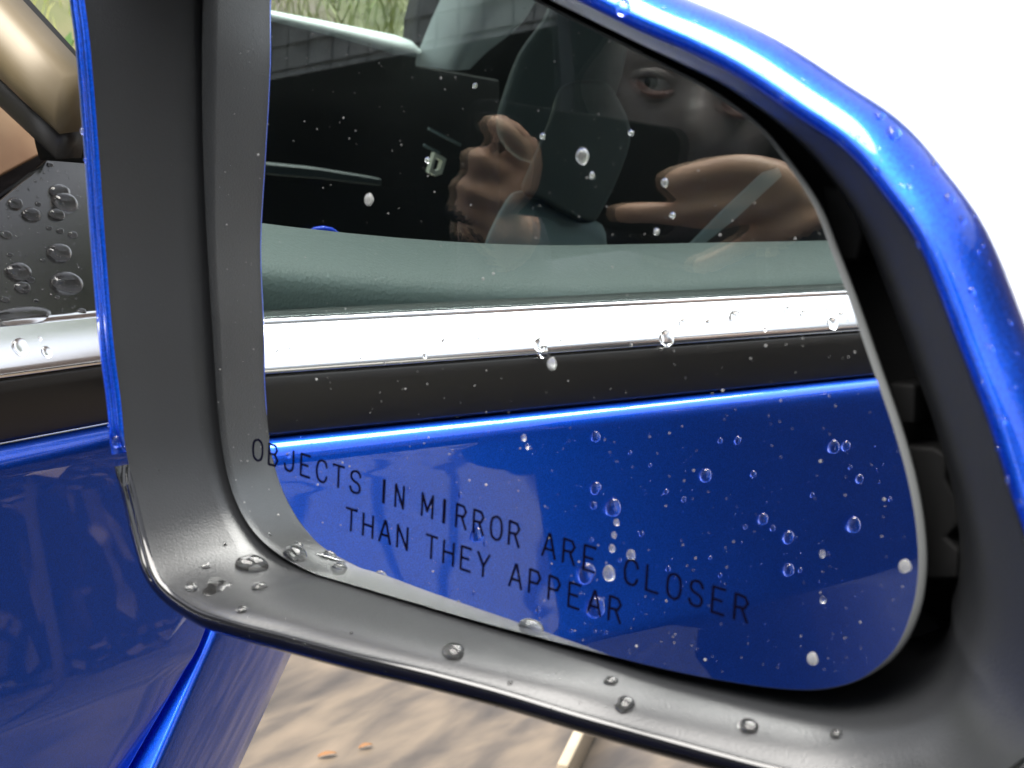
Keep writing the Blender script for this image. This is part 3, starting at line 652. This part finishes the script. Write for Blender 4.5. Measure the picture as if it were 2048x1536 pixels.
# body crouching beside the car
neck = head_c + view_in*.07 - pu*.14 + pr*.01
chest = neck + view_in*.05 - pu*.17; belly = chest + view_in*.02 - pu*.20; hip = belly + view_in*.06 - pu*.15
shR = chest + pu*.10 - pr*.17; shL = chest + pu*.10 + pr*.17       # as seen: R is on image left
body_pts = [(hip, (.15, .13)), (belly, (.15, .12)), (chest, (.165, .125)), (neck, (.062, .062)), (head_c - pu*.05, (.06, .07)),
  (shR, .072), (shR - pr*.02 - pu*.12 - view_in*.06, .052), (px_(985, 440, 1.075) + view_in*.12 - pu*.02 + pr*.0, .036), (px_(985, 440, 1.075) + view_in*.01, .026),
  (shL, .072), (shL + pr*.05 - pu*.21 - view_in*.04, .055), (px_(1660, 520, 1.10) + view_in*.06 - pu*.05, .038), (px_(1600, 425, 1.075) + view_in*.01, .026)]
gz = lambda p: p
hipR, hipL = hip - pr*.10 - pu*.02, hip + pr*.10 - pu*.02
footz = .05
kneeR = hipR - view_in*.36 - pr*.05; kneeR[2] = .50; kneeL = hipL - view_in*.34 + pr*.12; kneeL[2] = .46
ankR = hipR + view_in*.02 - pr*.03; ankR[2] = .09; ankL = hipL + view_in*.04 + pr*.06; ankL[2] = .09
toeR = ankR - view_in*.19; toeR[2] = .045; toeL = ankL - view_in*.19; toeL[2] = .045
b0 = len(body_pts)
body_pts += [(hipR, .10), (kneeR, .066), (ankR, .045), (toeR, .036), (hipL, .10), (kneeL, .066), (ankL, .045), (toeL, .036)]
body_e = [(0, 1), (1, 2), (2, 3), (3, 4), (2, 5), (5, 6), (6, 7), (7, 8), (2, 9), (9, 10), (10, 11), (11, 12), (0, b0), (b0, b0+1), (b0+1, b0+2), (b0+2, b0+3), (0, b0+4), (b0+4, b0+5), (b0+5, b0+6), (b0+6, b0+7)]
mb = skin(body_pts, body_e)
# hands: image-left hand (three fingers round the phone edge, thumb tip) and image-right hand
f = .0086
hl = [(px_(995, 445, 1.085), (.018, .013)), (px_(1020, 400, 1.085), (.020, .012)), (px_(1045, 350, 1.08), (.020, .011))]
fl_ = [(2, [(px_(1048, 290, 1.068), f), (px_(1020, 262, 1.05), f*.98), (px_(980, 245, 1.035), f*.95)]),
       (2, [(px_(1020, 345, 1.066), f), (px_(975, 322, 1.045), f), (px_(942, 312, 1.03), f*.92)]),
       (1, [(px_(1000, 400, 1.064), f), (px_(955, 382, 1.045), f*.95), (px_(918, 372, 1.032), f*.9)]),
       (0, [(px_(975, 440, 1.064), f*.95), (px_(938, 430, 1.048), f*.85), (px_(908, 418, 1.036), f*.8)]),
       (1, [(px_(1062, 360, 1.08), f*1.1), (px_(1072, 300, 1.083), f*1.05), (px_(1068, 248, 1.084), f*.9)])]
P_, E_ = hand(fl_, hl, 0, [(px_(955, 490, 1.085), .024)]); mh1 = skin(P_, E_, 0)
hr = [(px_(1610, 425, 1.085), (.020, .014)), (px_(1590, 390, 1.08), (.022, .014)), (px_(1565, 362, 1.072), (.020, .013))]
fr_ = [(2, [(px_(1500, 332, 1.058), f*1.2), (px_(1400, 350, 1.05), f*1.15), (px_(1325, 372, 1.045), f*1.05)]),
       (1, [(px_(1500, 400, 1.062), f*.98), (px_(1420, 418, 1.052), f*.95), (px_(1345, 425, 1.05), f*.9)]),
       (1, [(px_(1440, 440, 1.062), f*.95), (px_(1320, 425, 1.058), f*.95), (px_(1222, 428, 1.055), f*.88)]),
       (0, [(px_(1510, 480, 1.08), f*.9), (px_(1440, 520, 1.075), f*.85), (px_(1380, 540, 1.075), f*.8)]),
       ]
P_, E_ = hand(fr_, hr, 0, [(px_(1640, 470, 1.085), .024)]); mh2 = skin(P_, E_, 0)
# head
me = bpy.data.meshes.new('tmp'); bm = bmesh.new(); bmesh.ops.create_icosphere(bm, subdivisions=5, radius=1)
fx, fy, fz = pr, -view_in, pu          # right, front, up of the face as seen
tiltm = R(-14); fxr = fx*math.cos(tiltm) + fz*math.sin(tiltm); fzr = -fx*math.sin(tiltm) + fz*math.cos(tiltm)
def G(x, y, z, sx, sz): return math.exp(-((x)/sx)**2 - ((z)/sz)**2)
for v in bm.verts:
    x, y, z = v.co
    X, Yy, Z = x*.076*(1 - .18*max(0, -z)), y*.097, z*.118
    if y > 0:
        Yy += .030*G(X, 0, Z + .030, .013, .028) + .012*G(X, 0, Z + .0, .010, .03)       # nose
        Yy += .008*G(X, 0, Z - .022, .05, .010)                                            # brow
        for s in (-1, 1): Yy -= .010*G(X - s*.032, 0, Z - .002, .017, .011); Yy += .006*G(X - s*.042, 0, Z + .03, .02, .02)
        Yy += .007*G(X, 0, Z + .068, .022, .005) + .007*G(X, 0, Z + .079, .020, .005) - .004*G(X, 0, Z + .0735, .024, .002)
        Yy += .010*G(X, 0, Z + .105, .022, .014)
    for s in (-1, 1):
        X += s*.016*math.exp(-((y + .05)/.12)**2 - ((Z + .01)/.028)**2) if s*x > .6 else 0
    p = head_c + fxr*X + fy*Yy + fzr*Z; v.co = Vector(p)
bm.to_mesh(me); bm.free()
pm = fuse([mb, mh1, mh2, me], .0042)
person = bpy.data.objects.new('person', pm); COL.objects.link(person)
pm.materials.clear()
for m_ in (M_HOOD, M_JEANS, M_SKIN, M_FACE): pm.materials.append(m_)
cc = np.empty(len(pm.polygons)*3); pm.polygons.foreach_get('center', cc); cc = cc.reshape(-1, 3)
mi = np.zeros(len(cc), int)
mi[cc[:, 2] < hip[2] + .03] = 1
for w_, pa in ((px_(965, 470, 1.08), hl), (px_(1625, 450, 1.08), hr)):
    pmid = pa[1][0]; ax = w_ - pmid; ax /= np.linalg.norm(ax); dd = np.linalg.norm(cc - pmid, axis=1); s_ = (cc - w_) @ ax
    mi[(dd < .115) & (s_ < .004) & (((cc - pmid) @ view_in) < .045)] = 2
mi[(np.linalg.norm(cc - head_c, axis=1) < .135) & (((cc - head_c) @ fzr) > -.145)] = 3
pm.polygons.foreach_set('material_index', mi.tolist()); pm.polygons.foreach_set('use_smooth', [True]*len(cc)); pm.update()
tag(person, 'crouching person in a dark hooded top holding up a phone, mirrored in the window', 'person')
def ball(name, c, r, m, sc=(1, 1, 1), ax=None, seg=24):
    me = bpy.data.meshes.new(name); bm = bmesh.new(); bmesh.ops.create_uvsphere(bm, u_segments=seg, v_segments=14, radius=1)
    for v in bm.verts: v.co = Vector(np.array(c) + (ax[0]*v.co.x*sc[0] + ax[1]*v.co.y*sc[1] + ax[2]*v.co.z*sc[2])*r)
    bm.to_mesh(me); bm.free(); me.polygons.foreach_set('use_smooth', [True]*len(me.polygons)); me.materials.append(m)
    return put(bpy.data.objects.new(name, me), person)
AX = (fxr, fy, fzr)
for s in (-1, 1):
    ec = head_c + fxr*s*.032 + fy*.0805 + fzr*.002
    ball('eye', ec, .0135, M_EYE, ax=AX); ball('iris', ec + fy*.0085 - fxr*.003, .0066, M_IRIS, (1, .9, 1), AX, 16)
    for nm, zz, rr in (('upper_eyelid', .0085, .0034), ('lower_eyelid', -.0085, .0030)):
        tube(nm, [ec + fxr*a + fzr*(zz*(1 - (a/.0165)**2)) + fy*(.0125 - 14*a*a*.9) for a in np.linspace(-.0155, .0155, 9)], [.0012] + [rr]*7 + [.0012], M_FACE if zz > 0 else M_LID, person, 8)
# hood of the top: a half shell round the head
vs = []; nu, nv = 28, 20
for j in range(nv):
    a = j/(nv - 1)*R(205) - R(102)
    for i in range(nu):
        b = i/(nu - 1)*math.pi - math.pi/2
        X = math.sin(a)*(.112 + .008*math.sin(b*5)); Yy = -math.cos(a)*.13*math.cos(b)**.3 + .03; Z = .02 + math.sin(b)*.150
        X *= max(.05, math.cos(b))**.45
        vs.append(head_c + fxr*X + fy*Yy + fzr*Z)
ho = mesh('hood', vs, grid_faces(nu, nv), M_HOOD, person); sdm = ho.modifiers.new('s', 'SOLIDIFY'); sdm.thickness = .008
# phone
ph_c = px_(1150, 335, 1.075); rollp = R(-9)
px1 = pr*math.cos(rollp) - pu*math.sin(rollp)*-1; px1 /= np.linalg.norm(px1); pn = -view_in; pn = pn - (pn @ px1)*px1; pn /= np.linalg.norm(pn); pup = np.cross(pn, px1)
if pup[2] < 0: pup = -pup
def rrect(w, h, r, n=6):
    o = []
    for sx, sy, a0 in ((1, 1, 0), (-1, 1, 90), (-1, -1, 180), (1, -1, 270)):
        for k in range(n + 1): a = R(a0 + 90*k/n); o.append((sx*(w/2 - r) + r*math.cos(a), sy*(h/2 - r) + r*math.sin(a)))
    return o
phone = slab('phone', [ph_c + px1*x + pup*y for x, y in rrect(.138, .069, .011)], -pn*.009, mat('black_phone_case', (.004, .004, .005), .8, spec=.1), None, .0015)
tag(phone, 'dark smartphone held sideways in both hands of the mirrored person', 'phone')
slab('camera_bump', [ph_c + px1*(x - .052) + pup*(y + .019) for x, y in rrect(.030, .014, .006)], pn*.0012, mat('lens_glass', (.01, .01, .014), .05), phone, .0004)

# ================================================================== WATER DROPS
def drop_mesh(seed, ex=1.0, hgt=.42, rag=.06, tail=0.0, wet=None, mw=None):
    rs = np.random.default_rng(seed); na, nr = 22, 7; ph = rs.uniform(0, 6.28, 4); am = rs.normal(size=4)*rag*np.array([1, .8, .5, .4]); vs = []
    prof = [(math.sin(k/nr*math.pi/2)**.9, math.cos(k/nr*math.pi/2)) for k in range(1, nr + 1)]
    vs.append((0, 0, hgt))
    for rr, hh in prof:
        for a in range(na):
            w = 2*math.pi*a/na; r_ = rr*(1 + rr*sum(am[q]*math.cos((q + 2)*w + ph[q]) for q in range(4)))
            x, y = r_*math.cos(w)*ex, r_*math.sin(w)
            if tail and y < 0: x *= 1 + tail*.2; y *= 1 + tail*0
            vs.append((x + tail*.15*hh*0, y - tail*.22*hh*(1 - rr*.3), hgt*hh))
    b = len(vs)
    for a in range(na): vs.append((vs[1 + (nr-1)*na + a][0]*.98, vs[1 + (nr-1)*na + a][1]*.98, -.12))
    vs.append((0, 0, -.12)); n = len(vs)
    fs = [(0, 1 + a, 1 + (a+1) % na) for a in range(na)]
    for k in range(nr): fs += [(1 + k*na + a, 1 + (k+1)*na + a, 1 + (k+1)*na + (a+1) % na, 1 + k*na + (a+1) % na) for a in range(na)]
    fs += [(b + a, n - 1, b + (a+1) % na) for a in range(na)]
    me = bpy.data.meshes.new('water_drop'); me.from_pydata([tuple(v) for v in vs], [], fs)
    bm = bmesh.new(); bm.from_mesh(me); bmesh.ops.recalc_face_normals(bm, faces=bm.faces); bm.to_mesh(me); bm.free()
    me.polygons.foreach_set('use_smooth', [True]*len(me.polygons)); me.materials.append(mw or M_WATER)
    if wet:                                    # the wetted surface seen through the water
        v0 = len(me.vertices); bm = bmesh.new(); bm.from_mesh(me)
        ring = [bm.verts.new((vs[1 + (nr-1)*na + a][0]*.985, vs[1 + (nr-1)*na + a][1]*.985, .004)) for a in range(na)]
        f_ = bm.faces.new(ring); f_.material_index = 1; f_.normal_update()
        if f_.normal.z < 0: f_.normal_flip()
        bm.to_mesh(me); bm.free(); me.materials.append(wet)
    me.update(); return me
M_WETB = mat('wetted_black_plastic', (.014, .014, .014), .4, spec=.06)
M_SKYDROP = bpy.data.materials.new('sky_pale_water'); M_SKYDROP.use_nodes = True  # diffuse grey stands in for sky light refracted by blurred drops
t = M_SKYDROP.node_tree; t.nodes.clear(); a_ = t.nodes.new('ShaderNodeBsdfGlass'); a_.inputs['IOR'].default_value = 1.333; a_.inputs['Roughness'].default_value = .25; b_ = t.nodes.new('ShaderNodeBsdfDiffuse'); b_.inputs[0].default_value = (.27, .27, .26, 1)
x_ = t.nodes.new('ShaderNodeMixShader'); x_.inputs[0].default_value = .5; o_ = t.nodes.new('ShaderNodeOutputMaterial'); t.links.new(a_.outputs[0], x_.inputs[1]); t.links.new(b_.outputs[0], x_.inputs[2]); t.links.new(x_.outputs[0], o_.inputs[0])
DM_B = [drop_mesh(i, 1.0, .62 + .04*(i % 3), .05, wet=M_WETB) for i in range(5)]
DM_BT = [drop_mesh(20 + i, .95, .55, .07, .9, wet=M_WETB) for i in range(2)]
M_FAINT = M_SKYDROP.copy(); M_FAINT.name = 'faint_sky_pale_water'; [n_ for n_ in M_FAINT.node_tree.nodes if n_.type == 'MIX_SHADER'][0].inputs[0].default_value = .16
DM_H = [drop_mesh(60 + i, .92, .30, .03, mw=M_SKYDROP) for i in range(2)]
DM_F = [drop_mesh(70 + i, .92, .30, .03, mw=M_FAINT) for i in range(2)]
DM = [drop_mesh(i, 1.0, .62 + .05*(i % 3), .05) for i in range(5)]
DM_T = [drop_mesh(20 + i, .95, .80, .06, .6) for i in range(3)]
DM_FLAT = [drop_mesh(40, 1.1, .14, .20, wet=M_WETB), drop_mesh(41, 1.2, .14, .22, wet=M_WETB)]
DM_LONG = [drop_mesh(50, 3.2, .5, .05, wet=M_WETB)]
bpy.context.view_layer.update()
DG = bpy.context.evaluated_depsgraph_get()
def bvh(*objs):
    vs, fs = [], []
    for o in objs:
        e = o.evaluated_get(DG); m_ = e.to_mesh(); k = len(vs)
        vs += [o.matrix_world @ v.co for v in m_.vertices]; fs += [tuple(k + i for i in p.vertices) for p in m_.polygons]; e.to_mesh_clear()
    return BVHTree.FromPolygons(vs, fs)
def byname(n): return bpy.data.objects[n]
B_DIRECT = bvh(smir, byname('lower_rim'), bez); B_CAP = bvh(smir); B_GLASS = bvh(byname('mirror_glass')); B_PLATE = bvh(corner)
B_CHR = bvh(byname('belt_moulding')); B_DOOR = bvh(byname('door')); B_BLK = bvh(byname('belt_seal')); B_WIN = bvh(byname('side_window'))
def place(tree, p, via=False):
    if via: P, d = mir(p)
    else: P, d = CAM, ray(*p)
    loc, nrm_, i, dist = tree.ray_cast(Vector(P), Vector(d))
    if loc is None: return None
    if nrm_.dot(Vector(d)) > 0: nrm_ = -nrm_
    tot = dist + (np.linalg.norm(P - CAM) if via else 0)
    return loc, nrm_, tot, Vector(d)
nd = 0
ORD = 'first second third fourth fifth sixth seventh eighth ninth tenth eleventh twelfth thirteenth fourteenth fifteenth sixteenth seventeenth eighteenth nineteenth twentieth'.split()
def ordlabels(items, big, fmt, small):
    bx = sorted([t_ for t_ in items if t_[2] >= big], key=lambda t_: t_[0]); out_ = {}
    for i, t_ in enumerate(bx): out_[id(t_)] = fmt.format(ORD[i] if i < 20 else 'last')
    return [out_.get(id(t_), small) for t_ in items]
def drop(tree, p, w, meshes, label, group, via=False, spin=None, flat=1.0, squash=1.0):
    """a drop w photograph pixels wide where the sight line through p meets a surface"""
    global nd
    h = place(tree, p, via)
    if h is None: return None
    loc, n, tot, d = h
    r_ = w/2*tot/F
    me = meshes[nd % len(meshes)]; nd += 1
    o = bpy.data.objects.new('water_drop', me); COL.objects.link(o)
    z = n.normalized(); y = Vector((0, 0, 1)) - z*z.z
    if y.length < .05: y = Vector((0, 1, 0)) - z*z.y
    y.normalize(); x = y.cross(z)
    if spin: c, s = math.cos(spin), math.sin(spin); x, y = x*c + y*s, y*c - x*s
    mtx = Matrix((x, y, z)).transposed().to_4x4()
    mtx = mtx @ Matrix.Diagonal((r_, r_*squash, r_*flat, 1)); mtx.translation = loc
    o.matrix_world = mtx
    tag(o, label, 'water drop', group); return o
def specks(name, tree, pts, label, via=False, m=None):
    vs, fs = [], []
    base = bmesh.new(); bmesh.ops.create_icosphere(base, subdivisions=1, radius=1); bv = [np.array(v.co) for v in base.verts]; bf = [tuple(v.index for v in f_.verts) for f_ in base.faces]; base.free()
    for (x, y, w) in pts:
        h = place(tree, (x, y), via)
        if h is None: continue
        loc, n, tot, d = h; r_ = w/2*tot/F; z = np.array(n); a = np.cross(z, [.3, .1, .9]); a /= np.linalg.norm(a); b = np.cross(z, a); k = len(vs)
        vs += [np.array(loc) + (a*q[0] + b*q[1] + z*q[2]*.6)*r_ for q in bv]; fs += [tuple(k + i for i in f_) for f_ in bf]
    o = mesh(name, vs, fs, m or M_WATER); tag(o, label, 'water specks', kind='stuff'); return o
# on the bezel
G1 = 'drops on the satin bezel'
for p, w, ms, fl_, sq, lb in [((503, 1131), 64, DM_B, 1.0, .8, 'biggest round water drop on the bezel corner, left of the lettering'), ((433, 1172), 50, DM_FLAT, 1.0, 1.0, 'flat ragged star shaped water patch on the bezel corner'),
     ((383, 1176), 28, DM_B, 1, 1, 'round drop left of the flat star shaped patch'), ((412, 1131), 20, DM_BT, 1, 1, 'small tailed drop just above the flat star shaped patch'), ((519, 1175), 32, DM_B, 1, 1, 'drop just below the biggest drop on the bezel corner'),
     ((484, 1220), 24, DM_B, 1, 1, 'small drop near the black rim below the bezel corner drops'), ((450, 1088), 10, DM_B, 1, 1, 'tiny lone drop above the biggest bezel corner drop'),
     ((907, 1306), 54, DM_B, 1, .85, 'large round drop alone midway along the lower bezel'), ((1222, 1363), 30, DM_B, 1, .9, 'smaller upper drop of the pair on the lower bezel'), ((1250, 1411), 46, DM_B, 1, .85, 'larger lower drop of the pair on the lower bezel'),
     ((1497, 1453), 48, DM_BT, 1, .8, 'slanting drop with a tail on the brightest part of the lower bezel'), ((1673, 1469), 28, DM_B, 1, .85, 'rightmost small drop on the lower bezel'), ((703, 1267), 9, DM_B, 1, 1, 'tiny drop on the lower bezel beside the rim joint highlight'),
     ((1020, 1366), 11, DM_B, 1, 1, 'tiny drop right of the large lone lower bezel drop')]:
    drop(B_DIRECT, p, w, ms, lb, G1, flat=fl_, squash=sq)
# on the blue cap
G2 = 'drops on the blue mirror cap'
L_ = [(1246, 15, 26), (1629, 81, 16), (1587, 94, 16), (1621, 94, 12), (1624, 114, 12), (1654, 120, 11), (1680, 124, 12), (1709, 151, 11), (1742, 185, 11), (1760, 233, 18), (1787, 267, 26), (1780, 176, 36), (1806, 218, 24), (1899, 397, 18), (1925, 440, 14), (1753, 342, 14), (1944, 582, 13), (2008, 840, 11), (1997, 896, 10), (2040, 1006, 11), (1560, 20, 20), (1600, 50, 14), (1690, 100, 12), (1840, 262, 12), (1870, 330, 14), (1700, 92, 10), (1500, 20, 12), (1450, 12, 14)]
for (x, y, w), lb in zip(L_, ordlabels(L_, 18, 'large rain drop on the blue mirror cap, {} large one from the left', 'small rain drop among many on the blue mirror cap at upper right')):
    drop(B_DIRECT, (x, y), w*1.25, DM, lb, G2)
for _ in range(70):
    p_ = (rng.uniform(1280, 2046), rng.uniform(2, 1050)); h_ = place(B_DIRECT, p_); c_ = place(B_CAP, p_)
    if c_ is not None and h_ is not None and abs(c_[2] - h_[2]) < 1e-5: drop(B_CAP, p_, rng.uniform(7, 15), DM, 'small rain drop among many on the blue mirror cap at upper right', G2)
G3 = 'drops along the blue cap edge by the panel'
for k, (x, y, w) in enumerate([(127, 45, 16), (136, 95, 12), (137, 140, 11), (141, 175, 11), (146, 232, 12), (152, 262, 14), (158, 320, 10), (146, 345, 12), (149, 395, 11), (163, 455, 11), (168, 505, 12), (170, 545, 10), (222, 883, 24), (236, 897, 12), (205, 850, 10)]):
    drop(B_DIRECT, (x + 13, y), w, DM, 'drop clinging to the narrow blue edge beside the black panel', G3)
# black corner panel
G4 = 'drops on the black corner panel'
L_ = [(128, 407, 62, DM_B), (118, 385, 50, DM_B), (118, 507, 58, DM_B), (132, 568, 70, DM_B), (36, 545, 60, DM_B), (44, 576, 38, DM_B), (62, 430, 44, DM_B), (30, 408, 36, DM_B), (112, 430, 36, DM_B), (74, 436, 16, DM_B), (12, 470, 26, DM_B), (120, 462, 18, DM_B), (98, 456, 14, DM_B), (60, 560, 20, DM_B), (100, 330, 16, DM_B), (76, 408, 14, DM_B), (20, 510, 14, DM_B), (162, 625, 26, DM_B), (72, 602, 12, DM_B), (114, 595, 12, DM_B), (145, 470, 22, DM_B), (10, 600, 20, DM_B), (85, 520, 12, DM_B)]
for (x, y, w, ms), lb in zip(L_, ordlabels(L_, 34, 'big drop on the black corner panel, {} big one from the left', 'small rounded drop beaded on the glossy black corner panel')):
    drop(B_PLATE, (x, y), w*1.08, ms, lb, G4, squash=.62, flat=.9)
drop(B_PLATE, (40, 634), 56, DM_LONG, 'long flat water pool lying along the bright trim', G4, spin=R(180), squash=.8)
specks('panel_specks', B_PLATE, [(rng.uniform(-10, 165), rng.uniform(330, 640), rng.uniform(2, 7)) for _ in range(160)], 'tiny water specks on the black corner panel')
# bright trim: direct and mirrored
G5 = 'drops on the bright trim'
for x, y, w, lb in [(40, 694, 38, 'larger drop on the trim left of the mirror'), (93, 704, 24, 'smaller open ringed drop on the trim left of the mirror'), (80, 677, 9, 'tiny drop above the two drops on the trim left of the mirror')]:
    drop(B_CHR, (x, y), w, DM, lb, G5)
G6 = 'drops on the mirrored bright trim'
L_ = [(559, 706, 17), (583, 700, 15), (632, 722, 8), (686, 696, 10), (723, 718, 7), (850, 712, 12), (889, 687, 20), (896, 664, 8), (960, 680, 12), (1010, 662, 8), (1056, 668, 10), (1080, 690, 30), (1123, 683, 10), (1085, 704, 26), (1333, 677, 36), (1369, 649, 26), (1417, 650, 22), (1475, 641, 42), (1578, 625, 24), (1608, 630, 20), (1656, 624, 15), (1682, 634, 20), (1692, 612, 17), (1665, 648, 26), (770, 726, 7), (804, 670, 7), (1200, 676, 8), (1262, 690, 8), (1530, 660, 9)]
for (x, y, w), lb in zip(L_, ordlabels(L_, 15, 'clear drop on the mirrored bright trim, {} big one from its left end', 'tiny rain drop on the bright window trim mirrored in the glass')):
    drop(B_CHR, (x, y), w, DM, lb, G6, True)
# blue door, mirrored
G7 = 'drops on the mirrored blue door'
L_ = [(1191, 873, 20), (1191, 975, 23), (1187, 1010, 15), (1225, 1014, 34), (1172, 1145, 38), (1190, 1213, 40), (1440, 881, 11), (1475, 880, 15), (1410, 950, 26), (1506, 948, 13), (1332, 983, 11), (1367, 998, 11), (1525, 1037, 22), (1576, 1073, 24), (1576, 1139, 24), (1666, 893, 26), (1691, 891, 19), (1718, 957, 17), (1706, 1049, 30), (1624, 989, 9), (1490, 1053, 9), (1336, 1137, 11), (1283, 1067, 10), (578, 910, 11), (920, 990, 13), (818, 979, 9), (715, 1020, 10), (955, 1069, 28), (970, 1088, 10), (800, 1002, 8), (1076, 1219, 12), (1080, 1248, 10), (947, 1186, 9), (1142, 1262, 9), (850, 1010, 8), (1183, 1079, 10), (1240, 1120, 9), (1260, 905, 8), (1300, 930, 8), (1545, 1056, 12), (1700, 935, 8), (1440, 1150, 9), (1420, 1115, 8), (1600, 1140, 9), (1780, 998, 9), (1212, 1265, 8), (1190, 1262, 8)]
for (x, y, w), lb in zip(L_, ordlabels(L_, 19, 'bright drop on the mirrored blue door, {} big one counting from the left', 'small bright rain drop scattered on the blue door mirrored in the glass')):
    drop(B_DOOR, (x, y), w*1.15, DM_T, lb, G7, True)
pts = []
for _ in range(420):
    x, y = rng.uniform(560, 1800), rng.uniform(850, 1330); pts.append((x, y, rng.choice([2.5, 3, 4, 5, 6], p=[.35, .3, .2, .1, .05])))
specks('door_specks', B_DOOR, pts, 'fine rain specks on the blue door mirrored in the glass', True)
# on the mirror glass itself
G8 = 'drops on the mirror glass'
M_DRY = mat('dried_water_spot', (.22, .22, .215), .6)
for x, y, w, lb in [(738, 399, 26, 'pale round spot of water on the mirror before the dark cabin'), (1104, 728, 26, 'pale drop on the mirror over the black seal'), (1810, 1133, 28, 'pale drop at the right edge of the mirror glass'), (1625, 1318, 26, 'pale drop on the mirror low at the right corner'), (1218, 1147, 32, 'large pale drop on the mirror before the word CLOSER'), (1262, 1110, 22, 'pale drop on the mirror above the word CLOSER'), (1233, 1045, 14, 'small drop in a trickle above the word CLOSER'),
       (1228, 1070, 13, 'lower small drop in the trickle above the word CLOSER'), (1224, 1097, 16, 'lowest drop of the trickle above the word CLOSER'), (1165, 312, 34, 'pale drop on the mirror over the dark headrest'), (1184, 350, 14, 'small drop below the pale one over the headrest'), (950, 171, 10, 'small drop on the mirror over the dark cabin, beside a pair of specks'), (1085, 272, 12, 'bright drop on the mirror between hand and headrest'), (1262, 265, 12, 'bright drop at the right side of the headrest'), (1313, 463, 14, 'drop over the lower dark fingers'), (855, 320, 12, 'drop beside the cream belt buckle'), (1345, 430, 12, 'drop over the upper dark finger gap'), (1330, 365, 18, 'drop over the tip of the mirrored finger'), (1048, 876, 14, 'faint drop on the mirror over the grained paint reflection'), (1055, 893, 10, 'fainter drop below the other over the paint reflection'), (1645, 1108, 14, 'faint drop low on the right of the glass'), (1646, 1200, 12, 'faint drop above the dark door crease')]:
    drop(B_GLASS, (x, y), w, DM_H if w in (26, 28) else DM_F if w >= 13 else DM, lb, G8, flat=.8)
pts = []
for _ in range(620):
    x, y = rng.uniform(430, 1830), rng.uniform(5, 1370); pts.append((x, y, rng.choice([1.5, 2, 3, 4, 6], p=[.4, .3, .2, .07, .03])))
specks('glass_specks', B_GLASS, pts, 'fine specks of dried water scattered over the mirror glass', False, M_DRY)
pts = [(rng.uniform(190, 520), rng.uniform(0, 1150), rng.choice([2, 3, 4])) for _ in range(60)] + [(x, 1245 + (x - 500)*.24 + rng.uniform(-40, 40), rng.choice([2, 3, 4, 5])) for x in rng.uniform(430, 1800, 90)] + [(x, 1340 + (x - 700)*.265 + rng.uniform(-8, 14), rng.choice([3, 4, 6])) for x in rng.uniform(600, 1500, 24)]
specks('rim_specks', B_DIRECT, pts, 'fine water specks on the bezel and rim of the mirror')
pts = [(rng.uniform(1150, 2046), rng.uniform(0, 1050), rng.choice([4, 6, 8, 11], p=[.4, .3, .2, .1])) for _ in range(420)]
specks('cap_specks', bvh(smir), pts, 'fine water specks on the blue mirror cap')
